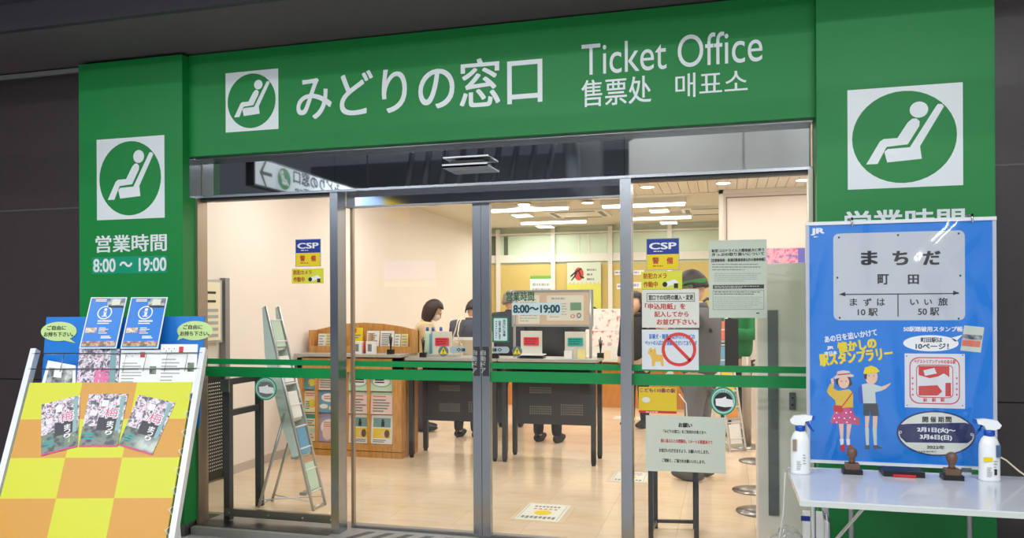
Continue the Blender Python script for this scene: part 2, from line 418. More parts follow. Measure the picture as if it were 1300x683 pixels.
# outside walls: dark brown panels in rows
zj = at_y(50, 266, 4.38).z
for side, xs in (('left', (-8.9, -7.3, -5.72, -4.13)), ('right', (1.268, 2.8, 4.4))):
    wv = struct('wall_%s_outside' % side, bx(xs[0], xs[-1], 4.40, 4.62, ZO, 3.04), BLK)
    for xa, xb in zip(xs, xs[1:]):
        for za, zb in ((ZO, .92), (.926, zj-.004), (zj+.004, 3.0)):
            link('wall_panel', bevel(bx(xa+.002, xb-.002, 4.38, 4.40, za, zb), .002, 1), BROWN, wv)
    link('joint_strip', bx(xs[0], xs[-1], 4.377, 4.40, zj-.006, zj+.006), mat('strip_grey', (84, 80, 80), .4), wv)
    link('top_strip', bx(xs[0], xs[-1], 4.365, 4.40, 3.004, 3.034), ALU, wv)
struct('trim_1', bx(-9, 5, 3.74, 4.6, 3.045, 3.2), FASCIA)                                  # soffit over the facade
fs = struct('trim_2', bx(-9, 5, 3.72, 3.95, 3.20, 5.6), mat('fascia_navy', (48, 46, 58), .6))
link('fascia_lip', bx(-9, 5, 3.70, 3.74, 3.045, 3.20), mat('fascia_lip', (54, 50, 58), .6), fs)

# opposite side of the concourse, mirrored in the transom
CEILD = mat('void_dark', (30, 32, 38), .8)
struct('ceiling_concourse', bx(-9, 5, -9, 3.72, 5.6, 5.7), CEILD)
DUCTG = mat('bulkhead_grey', (214, 210, 202), .6, var=.04, scale=1)
b = BM(); prism(b, Vector((0, -4.4, 0)), Vector((1, 0, 0)), Vector((0, 0, 1)), Vector((0, 1, 0)), [(-1.55, ZO), (5, ZO), (5, 5.0), (2.2, 4.98), (.2, 4.62), (-.6, 4.38), (-1.4, 4.28), (-1.55, 4.2)], -.3, 0)
wo = struct('wall_opposite', b, DUCTG)
link('wall_bay', bx(-9, -1.55, -7.2, -7.0, ZO, 4.6), mat('bay_grey', (130, 132, 138), .7), wo)
link('bulkhead_joint', bx(.3, .31, -4.402, -4.385, ZO, 4.62), GREYP, wo)
link('bulkhead_joint', bx(2.1, 2.11, -4.402, -4.385, ZO, 4.9), GREYP, wo)
struct('column_concourse', bx(-2.35, -1.95, -4.2, -3.8, ZO, 4.5), mat('column_grey', (104, 104, 104), .5))
def beamset():
    t = T('roof_truss', 'dark steel roof truss above the passage, seen only mirrored', 'truss', (-2.2, -3.2, 4.6))
    for x, y in ((-1.0, -3.0), (1.2, -3.4), (-3.6, -3.6)):
        for k, (dx, dy, dz) in enumerate(((-.7, .3, .8), (-.3, -.6, .9), (.25, .5, .9), (.8, -.3, .7))):
            t.p('strut', tb([(x, y, 4.55), (x+dx, y+dy, 4.55+dz)], .035, 6), mat('truss_grey', (120, 122, 130), .4, .5))
        t.p('node', lathe(BM(), [(.04, -.1), (.1, -.03), (.1, .05), (.05, .12)], (x, y, 4.55), 10), mat('truss_grey', (120, 122, 130), .4, .5))
    t.p('chord', tb([(-6, -3.6, 5.3), (4.5, -3.2, 5.3)], .09, 8), mat('truss_dark', (70, 72, 80), .5, .3))
beamset()
t = T('ventilation_duct', 'round dark duct running along the passage ceiling', 'duct', (-3.0, -3.0, 4.5))
t.p('duct_body', tb([(-5.6, -3.0, 4.72), (-2.6, -3.0, 4.72), (-2.3, -3.0, 4.5), (-2.25, -3.0, 3.2)], .13, 12), mat('duct_silver', (120, 124, 132), .35, .6))
CB = T('cable_bundle', 'bundle of dark grey cable loops under the passage ceiling, mirrored above the doors', 'cable', (-4, -3.3, 3.4))
for i in range(9):
    CB.p('cable_loop', tb([(-5.1+i*.3, -3.4, 5.2), (-5.02+i*.3, -3.3, 4.6), (-5.02+i*.3, -3.3, 4.0), (-5.16+i*.3, -3.4, 3.4)], .05, 6), mat('loop_grey', (92, 96, 104), .5))
t = T('conduit_pipe', 'thin vertical conduit on the passage bulkhead, mirrored above the right window', 'pipe', (1.35, -3.2, 3))
t.p('pipe', tb([(1.35, -3.2, 5.5), (1.32, -3.2, 2.2)], .035, 8), mat('conduit_grey', (150, 152, 156), .4))
t.p('tag', bx(1.27, 1.38, -3.25, -3.19, 3.62, 3.72), YELLOW)
for x in (-4.6, -1.6, 1.4):  # unseen housings, added to carry the nearest lamp row
    t = T('ceiling_light', '%s unseen strip light added above the passage' % {-4.6: 'leftmost', -1.6: 'middle', 1.4: 'rightmost'}[x], 'light', (x, 2.0, 3.24), 'added strip lights above the passage')
    t.p('housing', bx(x-.85, x+.85, 1.85, 2.15, 3.24, 3.32), WMETAL)
    for s_ in (-1, 1): t.p('hanger', tb([(x+s_*.7, 2.0, 3.32), (x+s_*.7, 2.0, 5.6)], .008, 6), DGREY)

# sill, posts, jambs
struct('trim_3', bx(XL, XR, 4.36, 4.72, ZO, -.001), mat('threshold_stone', (150, 148, 144), .35))
TR = struct('trim_4')
for k, (a, b_) in enumerate(((-3.34, -2.372), (-.505, .452))):
    TR.p('sill_rail', bevel(bx(a, b_, 4.40, 4.54, -.05, .004), .002, 1), STEELD)
for i in range(14):  # dark oblique stripes across the threshold
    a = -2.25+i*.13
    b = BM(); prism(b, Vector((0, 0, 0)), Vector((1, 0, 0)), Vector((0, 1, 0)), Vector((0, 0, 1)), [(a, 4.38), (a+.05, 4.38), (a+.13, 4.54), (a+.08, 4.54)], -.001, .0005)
    TR.p('dark_stripe', b, mat('strip_dark', (70, 72, 74), .5))
for k, (a, b_, m) in enumerate(((-2.372, -2.318, STEEL), (-.567, -.505, STEEL))):
    struct('trim_%d' % (5+k), bevel(bx(a, b_, 4.44, 4.55, -.002, 2.125), .002, 1), m)
struct('trim_7', bx(XL, XL+.018, 4.42, 4.52, 0, 2.125), mat('jamb_warm_steel', (176, 160, 142), .3, .7))
struct('trim_8', bx(XR-.022, XR, 4.42, 4.52, 0, 2.125), mat('jamb_pale', (206, 202, 184), .35, .4))
hd = struct('trim_9', bevel(bx(XL, XR, 4.43, 4.64, 2.125, 2.14), .002, 1), STEEL)
link('header_gap', box(bx(XL+.02, -2.372, 4.45, 4.50, 2.106, 2.125), -.505, XR-.02, 4.45, 4.50, 2.106, 2.125), BLK, hd)
link('sign_gap_bar', bx(XL, XR, 4.40, 4.50, 2.372, 2.392), STEELD, hd)
hb = struct('trim_10', bx(-2.32, -.567, 4.56, 4.66, 2.045, 2.125), STEELM)
link('header_edge', bx(-2.32, -.567, 4.555, 4.60, 2.04, 2.05), STEELD, hb)
w4 = struct('window_4')                                                                       # dark mirror glass over the doors
for a, b_ in ((XL+.01, -2.36), (-2.358, -.548), (-.546, XR-.005)):
    w4.p('transom_pane', bx(a, b_, 4.485, 4.50, 2.14, 2.40), TMIRROR)
w4.p('return_plate', bevel(bx(XL-.001, XL+.004, 4.362, 4.49, 2.125, 2.42), .001, 1), STEELM)
w4.p('back_plate', bx(XL, XR, 4.52, 4.60, 2.14, 2.42), BLK)
# fixed side windows
wl = struct('window_1'); wr = struct('window_2')
GR = [(455, 462.3, 466, 474), (465, 477.6, 478, 493.7)]
def stripes(S_, y, a, b_, yp):
    for z0, z1 in ((1.041, 1.077), (.960, 1.025)): S_.p('green_stripe', bx(a, b_, yp-.0015, yp, z0, z1), STRIPE)
for S_, a, b_ in ((wl, XL+.022, -2.372), (wr, -.505, XR-.022)):
    S_.p('glass_pane', bx(a, b_, YG, YG+.008, .004, 2.106), GLASS)
    stripes(S_, 0, a, b_, YG)
wl.p('bottom_rail', bevel(bx(-3.20, -2.372, 4.53, 4.56, .035, .085), .002, 1), STEELD)
for x in (-3.16, -2.87, -2.62, -2.42): wl.p('screw', tb([(x, 4.525, .06), (x, 4.53, .06)], .006, 8), CHROME)
# sliding doors: pane, two stiles, rails
for n_, (a, b_, meet) in enumerate(((-2.318, -1.438, 1), (-1.434, -.567, -1))):
    D = struct('door_%d' % (n_+1))
    g0, g1 = (a+.03, b_-.053) if meet == 1 else (a+.053, b_-.012)
    D.p('glass_pane', bx(g0, g1, YD+.01, YD+.018, .012, 2.04), GLASS)
    s0, s1 = (b_-.053, b_) if meet == 1 else (a, a+.053)
    st = D.p('meeting_stile', bevel(bx(s0, s1, YD-.005, YD+.04, .004, 2.04), .002, 1), STEEL)
    c0 = (s0+s1)/2
    lab = D.p('stile_label', bevel(bx(c0-.020, c0+.020, YD-.0065, YD-.005, .985, 1.165), .001, 1), DGREY)
    o1, o2 = (a+.004, a+.022) if meet == 1 else (b_-.012, b_)
    D.p('outer_stile', bx(o1, o2, YD, YD+.03, .004, 2.04), mat('jamb_warm_steel', (176, 160, 142), .3, .7))
    D.p('bottom_rail', bx(a, b_, YD+.002, YD+.03, .001, .012), STEELD)
    for z0, z1 in ((1.041, 1.077), (.960, 1.025)): D.p('green_stripe', bx(g0, g1, YD+.0085, YD+.01, z0-.01, z1-.01), STRIPE)
    D.p('yellow_kick_tape', bx(s0+.002, s1-.002, YD-.0062, YD-.005, .03, .14), TACT) if 0 else None
    s = Sheet(D, (0, YD-.0065, 0))
    xc = 602.5 if meet == 1 else 613.5
    s.vtext('自動ドア', LGREYP, xc-3, 444, xc+3, 474, .02)
    s.done()
# push plates hanging on the meeting stiles (sensor handles)
# green pillars and the sign
def pillar(x0, x1, label):
    t = T('sign_pillar', label, 'pillar', ((x0+x1)/2, 4.4, ZO))
    t.p('cladding', bevel(bx(x0, x1, 4.295, 4.50, .032, 3.025), .004, 2), GREEN)
    t.p('plinth', bx(x0+.01, x1-.01, 4.31, 4.50, ZO, .032), STEELD)
    return t, Sheet(t, (0, 4.295, 0), first=.0004)
t, s = pillar(-4.128, XL+.003, 'green pillar left of the doors with seat logo and opening hours')
s.logo(123, 174.5, 209, 278)
s.text('営業時間', WHITE, 122, 298, 211.5, 319.5, .022)
s.rect('hours_strip', mat('hours_teal', (20, 158, 120), .4), 117, 325.5, 212, 347, 1)
s.text('8:00 ～ 19:00', WHITE, 119, 328, 211, 344.5, .025)
s.done()
t, s = pillar(.458, 1.268, 'green pillar right of the doors behind the blue poster')
s.logo(1076, 102+7.5, 1222.5, 243-5)
s.text('営業時間', WHITE, 1073, 266, 1224, 300, .022)
s.done()
t = T('fascia_sign', 'long green sign over the doors with white Japanese, English, Chinese and Korean lettering', 'sign', (-1.44, 4.43, 2.38))
t.p('sign_board', bevel(bx(XL+.003, .458, 4.36, 4.56, 2.385, 3.035), .004, 2), GREEN)
s = Sheet(t, (0, 4.36, 0), first=.0004)
s.logo(286.5, 90, 353.5, 166)
s.text('みどりの窓口', WHITE, 377, 81.5, 688, 141, .012)
s.text('Ticket Office', WHITE, 738.5, 46, 968, 87, .0)
s.text('售票处', WHITE, 738.5, 99, 826.5, 133, .010)
s.text('매표소', WHITE, 857.5, 90.5, 949, 121.5, .004)
s.done()
RES[0] = 3
# door operator over the doors
t = T('door_sensor', 'silver bracket sensor tray above the middle of the doors', 'sensor', (-1.47, 4.42, 2.27))
t.p('tray', bevel(box(box(bx(-1.60, -1.32, 4.36, 4.49, 2.225, 2.235), -1.60, -1.32, 4.36, 4.37, 2.225, 2.245), -1.60, -1.32, 4.38, 4.49, 2.283, 2.292), .002, 1), ALU)
t.p('lens', bevel(bx(-1.56, -1.36, 4.40, 4.47, 2.237, 2.27), .004, 2), BLK)
# ================================================================== OFFICE FURNITURE
# --- oak brochure counter against the left wall
cx0, cx1, cy0, cy1 = -3.985, -2.905, 6.80, 7.205
t = T('brochure_counter', 'oak counter with brochure pockets and an arched back board by the left wall', 'counter', (-3.44, 7.0, 0))
t.p('body', bx(cx0+.02, cx1, cy0+.07, cy1, 0, .93), WOOD)
t.p('plinth_board', bx(cx0, cx1, cy0, cy0+.07, 0, .055), WOOD)
t.p('lower_rail', bx(cx0, cx1, cy0, cy0+.07, .062, .12), WOOD)
t.p('corner_post', bx(cx1-.09, cx1, cy0, cy0+.07, .12, .93), WOOD)
t.p('corner_post', bx(cx0, cx0+.05, cy0, cy0+.07, .12, .93), WOOD)
for xx in (-3.79, -3.565, -3.475, -3.245): t.p('divider', bx(xx-.012, xx+.012, cy0+.005, cy0+.07, .12, .88), WOOD)
t.p('upper_rail', bx(cx0, cx1, cy0, cy0+.07, .80, .93), WOOD)
t.p('worktop', bevel(bx(cx0-.02, cx1+.0, cy0-.03, cy1, .945, .97), .006, 2), COUNTER)
b = BM(); pts = [(cx0, .97), (cx1+.02, .97), (cx1+.02, 1.185), (cx1-.15, 1.222), (cx1-.35, 1.25), (cx1-.56, 1.262), (cx1-.78, 1.25), (cx0+.17, 1.225), (cx0, 1.19)]
prism(b, Vector((0, cy1-.02, 0)), Vector((1, 0, 0)), Vector((0, 0, 1)), Vector((0, -1, 0)), pts, -.02, .012)
t.p('arched_back_board', b, WOOD)
for xx, w_ in ((cx0, .02), (cx1, .02)): t.p('side_cheek', bx(xx, xx+w_, 7.02, cy1-.01, .97, 1.19), WOOD)
t.p('ledge_front', bx(cx0+.02, cx1, 7.02, 7.035, .97, 1.035), WOOD)
for xx in (-3.73, -3.33): t.p('pocket_partition', bx(xx-.006, xx+.006, 7.035, cy1-.03, .97, 1.15), WOOD)
# brochures in the counter front pockets, one thing each
BC = [('pale blue', (150, 190, 200)), ('cream', (236, 226, 196)), ('blue', (96, 150, 196)), ('pale pink', (236, 214, 206)), ('pale green', (196, 222, 202)), ('lilac', (196, 190, 216)), ('pale yellow', (240, 222, 140))]
def brochure(X0, X1, Z0, Z1, Y, tilt, label, base, deco, cat='brochure', group=None, th=.006):
    t = T('brochure', label, cat, ((X0+X1)/2, Y, Z0), group)
    v = Vector((0, tilt, 1)).normalized()
    s = Sheet(t, (0, Y, Z0), (1, 0, 0), v); s.first = .0003
    L = Z1-Z0
    t.p('paper_stack', prism(BM(), s.O, s.u, s.v, s.n, [(X0, 0), (X1, 0), (X1, L), (X0, L)], -th, 0), base)
    def rr(name, m, a0, b0, a1, b1, k=1): s.poly(name, m, [(X0+(X1-X0)*a0, L*(1-b1)), (X0+(X1-X0)*a1, L*(1-b1)), (X0+(X1-X0)*a1, L*(1-b0)), (X0+(X1-X0)*a0, L*(1-b0))], k, False)
    def oo(name, m, a0, b0, a1, b1, k=1):
        s.poly(name, m, [(X0+(X1-X0)*((a0+a1)/2+(a1-a0)/2*cos(q*pi/8)), L*(1-(b0+b1)/2)+L*(b1-b0)/2*sin(q*pi/8)) for q in range(16)], k, False)
    rd = random.Random(label)
    def rows(m, a0, b0, a1, b1, n, k=2):
        for i in range(n):
            y = b0+(b1-b0)*i/n; rr('print', m, a0, y, a0+(a1-a0)*rd.uniform(.6, 1), y+(b1-b0)/n*.5, k)
    deco(rr, oo, rows)
    s.done(); return t
TEAL = mat('print_teal', (60, 160, 160), .5); SKY = mat('print_sky', (110, 165, 200), .5); DTEAL = mat('print_dusk', (120, 160, 165), .5)
CREAM = mat('print_cream', (240, 230, 200), .5); PINKL = mat('print_pink_light', (240, 210, 205), .5); MINT = mat('print_mint', (196, 222, 200), .5)
LILAC = mat('print_lilac', (170, 165, 205), .5); ORANGE = mat('print_orange', (230, 150, 60), .5); SALMON = mat('print_salmon', (222, 120, 100), .5)
SKIN = mat('print_skin', (240, 200, 170), .5); HAIRP = mat('print_hair', (110, 80, 70), .5); YSOFT = mat('print_soft_yellow', (236, 206, 70), .5)
def d_white(rr, oo, rows): rr('print_panel', DTEAL, .1, .1, .9, .42); oo('print_figure', BLACK, .48, .14, .6, .22, 2); rr('print_figure', BLACK, .47, .22, .62, .40, 2); rr('print_panel', YSOFT, .1, .46, .9, .80); oo('print_face', SKIN, .5, .54, .72, .76, 2); oo('print_hair', HAIRP, .62, .50, .86, .78, 2.5); rows(GREYP, .1, .85, .9, .97, 2)
def d_rows(rr, oo, rows): rr('print_panel', MINT, 0, 0, 1, .1); rows(SALMON, .1, .16, .8, .26, 1); rows(GREYP, .1, .32, .9, .95, 5)
def d_green(rr, oo, rows): oo('print_panel', mat('print_green_pale', (150, 190, 160), .5), .05, .2, .95, .8); oo('print_panel', PAPERW, .1, .24, .9, .72, 1.5); rows(BLACK, .2, .36, .8, .62, 2, 3)
def d_blue(rr, oo, rows): oo('print_bubble', PAPERW, .14, .1, .9, .5); rows(SALMON, .28, .22, .76, .42, 2, 3); oo('print_bubble', PAPERW, .06, .6, .5, .82); oo('print_bubble', CREAM, .54, .66, .94, .9)
def d_map(rr, oo, rows): rr('print_panel', LILAC, 0, 0, 1, .16); oo('print_map', PAPERW, .1, .2, .95, .75, 1); oo('print_map', PINKL, .2, .4, .7, .95, 1.5); rows(SALMON, .25, .3, .7, .5, 3)
def d_cream(rr, oo, rows): rows(SALMON, .1, .1, .9, .3, 2); oo('print_panel', YSOFT, .3, .4, .9, .8); rows(TEAL, .1, .5, .5, .9, 4)
def d_multi(rr, oo, rows): rr('print_panel', TEAL, .05, .05, .95, .2); rows(GREYP, .1, .26, .9, .5, 3); rr('print_panel', MINT, .1, .55, .9, .7); rows(SALMON, .1, .74, .8, .95, 2)
cols = [(-3.935, -3.80), (-3.785, -3.575), (-3.465, -3.255), (-3.235, -3.015)]
NM = ['first counter column', 'second counter column', 'third counter column', 'rightmost counter column']
RN = ['bottom pocket', 'middle pocket', 'upper pocket']
GB = 'brochures in the oak counter'
rowz = [(.125, .395), (.405, .61), (.622, .795)]
spec = {(0, 0): ('cream and green brochure', CREAM, d_multi), (1, 0): ('lilac map brochure', LILAC, d_map), (2, 0): ('white brochure with teal and yellow pictures', PAPERW, d_white), (3, 0): ('white brochure with teal and yellow pictures', PAPERW, d_white),
        (0, 1): ('cream brochure with red print', CREAM, d_cream), (1, 1): ('blue brochure with white speech bubbles', SKY, d_blue), (2, 1): ('pink striped leaflet', PINKL, d_rows), (3, 1): ('pink striped leaflet', PINKL, d_rows),
        (0, 2): ('blue grey brochure', DTEAL, d_cream), (1, 2): ('pale pink brochure', PINKL, d_rows), (2, 2): ('mint brochure with an oval motif', MINT, d_green), (3, 2): ('mint brochure with an oval motif', MINT, d_green)}
for (c_, r_), (nm, base, dec) in spec.items():
    brochure(cols[c_][0], cols[c_][1], rowz[r_][0], rowz[r_][1], cy0+.035, .08, '%s, %s, %s' % (nm, RN[r_], NM[c_]), base, dec, group=GB)
# forms standing on the counter, behind the ledge
for X0, X1, m, lb in ((-3.91, -3.83, PAPERW, 'white forms at the left end of the oak counter ledge'), (-3.825, -3.745, mat('form_yellow', (240, 226, 150), .6), 'yellow forms at the left end of the oak counter ledge'),
                      (-3.09, -3.03, PAPERW, 'white forms at the right end of the oak counter ledge'), (-3.02, -2.95, MATS['form_yellow'], 'yellow forms at the right end of the oak counter ledge')):
    brochure(X0, X1, .985, 1.155, 7.06, .12, lb, m, lambda rr, oo, rows: rows(LGREYP, .12, .1, .9, .9, 5), 'form', 'forms on the oak counter')
brochure(-3.545, -3.43, .985, 1.215, 7.06, .12, 'yellow leaflet with a red corner on the oak counter ledge', YELLOW, lambda rr, oo, rows: (rr('print', RED, 0, .02, .4, .22), rows(GREYP, .1, .3, .9, .5, 2)), 'leaflet')
for X0, X1, lb in ((-3.385, -3.255, 'curling white timetable booklet left of the plain one on the oak counter ledge'), (-3.24, -3.10, 'plain white timetable booklet on the oak counter ledge')):
    brochure(X0, X1, .985, 1.185, 7.06, .14, lb, PAPERW, lambda rr, oo, rows: rows(GREYP, .08, .12, .92, .92, 9), 'booklet', 'timetable booklets on the oak counter')
for k, (x0, lb) in enumerate(((-3.46, 'left one of two small white printed boxes on the oak counter'), (-3.325, 'right one of two small white printed boxes on the oak counter'))):
    t = T('card_box', lb, 'box', (x0+.045, 6.95, .97), 'small white boxes on the oak counter')
    t.p('box_body', bevel(bx(x0, x0+.09, 6.93, 6.98, .97, 1.085), .003, 1), PAPERW)
    t.p('print', bx(x0+.02, x0+.06, 6.9290, 6.9295, .99, 1.06), GREYP)
t = T('marker_pen', 'red upright marker between the two small white boxes', 'marker', (-3.35, 6.95, .97)); t.p('barrel', tb([(-3.35, 6.95, .97), (-3.35, 6.95, 1.08)], .011), RED)
def penstand(x, y, z, lb):
    t = T('pen_stand', lb, 'pen holder', (x, y, z), 'pen stands on the counters')
    t.p('base', bevel(bx(x-.028, x+.028, y-.028, y+.028, z, z+.045), .004, 1), BLK)
    for dx, dz in ((-.014, .13), (.0, .15), (.014, .12)): t.p('pen', tb([(x, y, z+.04), (x+dx, y, z+.04+dz)], .005, 6), BLK)
penstand(-3.565, 6.88, .97, 'black pen stand behind the steel post on the oak counter')
penstand(-3.045, 6.88, .97, 'black pen stand at the right end of the oak counter')

# --- two standing writing tables with modesty panels
def writing_table(x0, x1, label):
    t = T('writing_table', label, 'table', ((x0+x1)/2, 7.07, 0), 'standing writing tables')
    b = BM(); r = .05; y0, y1 = 6.86, 7.30
    pts = [(x0, y0), (x1-r, y0), (x1-r*.3, y0+r*.3), (x1, y0+r), (x1, y1), (x0, y1)]
    prism(b, Vector((0, 0, 0)), Vector((1, 0, 0)), Vector((0, 1, 0)), Vector((0, 0, 1)), pts, .915, .94)
    t.p('tabletop', b, COUNTER)
    for xx in (x0+.025, x1-.06):
        for yy in (6.89, 7.25):
            lg = t.p('leg', bx(xx, xx+.042, yy, yy+.042, .025, .915), DGREY)
            t.p('leg_foot', lathe(BM(), [(.018, 0), (.022, .02), (.015, .026)], (xx+.02, yy+.02, 0), 10), BLK, lg)
    t.p('frame_rail', box(box(bx(x0+.03, x1-.03, 6.895, 6.925, .875, .915), x0+.03, x0+.06, 6.9, 7.28, .875, .915), x1-.06, x1-.03, 6.9, 7.28, .875, .915), DGREY)
    t.p('shelf', bx(x0+.06, x1-.06, 6.93, 7.27, .775, .785), DGREY)
    P = t.p('modesty_panel', bx(x0+.07, x1-.07, 7.262, 7.274, .30, .85), mat('panel_charcoal', (58, 55, 54), .5))
    hb_ = BM()
    for gx, gz, cn, rn in ((x0+.2, .40, 10, 4), (x0+.2, .60, 10, 3), (x1-.40, .40, 10, 5)):
        for i in range(cn):
            for j in range(rn):
                X, Z = gx+i*.022, gz+j*.022
                vs = [hb_.verts.new((X+.006*cos(q*pi/3), 7.2612, Z+.006*sin(q*pi/3))) for q in range(6)]; hb_.faces.new(vs)
    t.p('punched_holes', hb_, mat('hole_light', (168, 160, 140), .6), P, kind='stuff')
writing_table(-2.895, -1.995, 'grey topped writing table with charcoal panel, beside the oak counter')
writing_table(-1.985, -1.085, 'grey topped writing table with charcoal panel, under the notice board')
# tall notice board standing on the right table
t = T('notice_board', 'beige notice board in a grey frame raised on two posts on the right writing table', 'notice board', (-1.535, 7.22, .94))
for xx in (-1.905, -1.185): t.p('post', tb([(xx, 7.14, .94), (xx, 7.14, 1.56)], .013, 10), ALU)
t.p('frame', bevel(bx(-1.93, -1.16, 7.135, 7.155, 1.225, 1.565), .004, 1), ALU)
s = Sheet(t, (0, 7.134, 0)); s.rect('felt_face', mat('board_beige', (214, 190, 168), .8), 655, 371.5, 749.5, 412.5, 0)
s.rect('pinned_sheet', PAPER, 658, 375, 685, 411, 1); s.rect('pinned_sheet', PAPER, 694, 375, 741, 407, 1)
s.lines(LGREYP, 660, 379, 683, 409, 9, .35, 2); s.lines(LGREYP, 700, 377, 736, 381, 1, .6, 2); s.lines(LGREYP, 698, 384, 720, 404, 6, .35, 2, seed=3)
s.rect('picture', mat('print_sage', (120, 160, 130), .5), 724, 384, 738, 394, 2); s.ell('picture', SALMON, 724, 399, 730, 404, 2, inner=.6); s.ell('picture', GREYP, 732, 397, 738, 404, 2, inner=.5)
s.done()
# acrylic cards
CRED = mat('card_red', (232, 66, 80), .5); CTEAL = mat('card_teal', (40, 175, 165), .5)
def card(px0, px1, py0, py1, m, label, Y=7.05, text=None):
    a = at_y(px0, (py0+py1)/2, Y); b_ = at_y(px1, (py0+py1)/2, Y); z1 = at_y((px0+px1)/2, py0, Y).z
    t = T('card_stand', label, 'card stand', ((a.x+b_.x)/2, Y+.02, .94), 'acrylic card stands on the writing tables')
    t.p('holder', prism(BM(), Vector((0, Y+.006, .945)), Vector((1, 0, 0)), Vector((0, 0, 1)), Vector((0, -1, 0)), [(a.x, 0), (b_.x, 0), (b_.x, z1-.945), (a.x, z1-.945)], -.004, .004), mat('acrylic_white', (226, 224, 214), .3))
    t.p('foot', bx(a.x, b_.x, Y-.02, Y+.06, .94, .946), mat('acrylic_white', (226, 224, 214), .3))
    s = Sheet(t, (0, Y, 0), first=.0025)
    h = py1-py0; w_ = px1-px0
    s.rrect('red_patch' if m is CRED else 'teal_patch', m, px0+w_*.14, py0+h*.27, px1-w_*.14, py0+h*.62, .008, 1)
    s.lines(mat('card_ink', (110, 30, 40), .5) if m is CRED else mat('card_ink_teal', (20, 80, 80), .5), px0+w_*.2, py0+h*.30, px1-w_*.2, py0+h*.58, 3, .4, 2)
    s.done()
card(549, 573.5, 421, 450, CRED, 'white card stand with red patch on the left writing table')
card(612, 626, 421, 450, CTEAL, 'white card stand with teal patch half hidden behind the green framed notice')
card(661, 688, 420, 450, CRED, 'white card stand with red patch under the notice board')
card(717, 744, 421, 450, CTEAL, 'white card stand with teal patch under the notice board')
def slips(px0, px1, py0, py1, m, label):
    Y = 7.0; a = at_y(px0, py1, Y).x; b_ = at_y(px1, py1, Y).x; z1 = at_y(px0, py0, Y).z
    t = T('slip_pad', label, 'slips', ((a+b_)/2, Y, .94), 'paper slips on the writing tables')
    t.p('pad', prism(BM(), Vector((0, Y, .94)), Vector((1, 0, 0)), Vector((0, .15, 1)).normalized(), Vector((0, -1, .15)).normalized(), [(a, 0), (b_, 0), (b_, z1-.94), (a, z1-.94)], -.015, 0), m)
slips(716, 726, 445, 457, PAPERW, 'white slips below the teal card stand'); slips(733, 743, 443, 457, MATS['form_yellow'], 'yellow slips below the teal card stand')
slips(619, 625, 442, 457, MATS['form_yellow'], 'yellow slips below the half hidden teal card')
a = at_y(658, 455, 7.0).x
t = T('form_tray', 'white form tray with dark edge under the red card of the notice board', 'tray', (a+.1, 7.0, .94))
for k in range(2): t.p('tray_shelf', bx(a, a+.24, 6.96, 7.1, .945+.022*k, .955+.022*k), PAPERW if k else BLK)
t = T('form_tray', 'beige form tray under the red card of the left table', 'tray', (-2.6, 7.0, .94)); t.p('tray_shelf', bevel(bx(-2.72, -2.42, 6.96, 7.1, .94, .965), .004, 1), COUNTER)
penstand(-2.745, 6.95, .94, 'black pen stand at the left end of the left writing table')
penstand(-2.03, 6.93, .94, 'black pen stand between the two writing tables')
penstand(-1.10, 7.18, .94, 'black pen stand at the right end of the right writing table')
for px_0, col_, lb in ((552, SKY, 'blue and white sanitizer bottle left of the tote strap'), (562, PAPERW, 'white sanitizer bottle right of the blue one'), (545, MINT, 'small green topped bottle behind the red card')):
    q = at_y(px_0, 412, 7.25)
    t = T('bottle', lb, 'bottle', (q.x, 7.2, .94), 'bottles on the left writing table')
    t.p('bottle_body', lathe(BM(), [(.032, 0), (.034, .01), (.034, .20), (.014, .24)], (q.x, 7.2, .94), 14), col_)
    t.p('cap', lathe(BM(), [(.015, .24), (.015, .27), (.008, .28)], (q.x, 7.2, .94), 10), mat('cap_blue', (60, 110, 190), .4))

# --- staff counter at the back with flyer boards
t = T('service_counter', 'long orange wood service counter with a pale top at the back', 'counter', (-1.9, 11.2, 0))
t.p('front_panel', bx(-3.6, -.25, 11.0, 11.05, .0, .60), WOOD2)
t.p('counter_body', bx(-3.6, -.25, 11.05, 11.5, 0, .64), WOOD2)
t.p('countertop', bevel(bx(-3.65, -.2, 10.93, 11.55, .64, .68), .006, 1), WFRAME)
t.p('red_edge', bx(-2.2, -.25, 10.965, 10.999, .535, .59), mat('edge_red', (205, 60, 60), .4))
FLY = ramp_mat('flyer_collage', [(.30, (252, 246, 242)), (.54, (250, 240, 236)), (.60, (240, 206, 204)), (.66, (180, 90, 90)), (.69, (240, 236, 220)), (.74, (160, 190, 200))], 11, .4, detail=2)
def flyer(px0, py0, px1, py1, Y, label, m=FLY):
    a, b_ = at_y(px0, (py0+py1)/2, Y), at_y(px1, (py0+py1)/2, Y); z0 = at_y(px0, py1, Y).z; z1 = at_y(px0, py0, Y).z
    t = T('flyer_board', label, 'flyer board', ((a.x+b_.x)/2, Y, z0), 'flyer boards on the service counter')
    z0 = max(z0, .68) if Y > 11 else z0; t.p('board', bx(a.x, b_.x, Y, Y+.015, .68 if Y > 10.95 else z0, z1), PAPERW); t.p('flyers', bx(a.x+.02, b_.x-.02, Y-.002, Y, z0+.02, z1-.02), m)
flyer(752, 392, 806, 424, 11.1, 'upright flyer board full of small pictures on the service counter')
flyer(708, 418, 788, 441, 11.0, 'long low board of pale flyers standing on the service counter')
flyer(765, 443, 777, 458, 10.92, 'small cream price card at the edge of the service counter', CREAM)
t = T('keyboard', 'pale keyboard lying on the service counter', 'keyboard', (-1.6, 11.15, .68)); t.p('key_tray', bevel(bx(-1.75, -1.45, 11.05, 11.2, .68, .705), .004, 1), COUNTER)

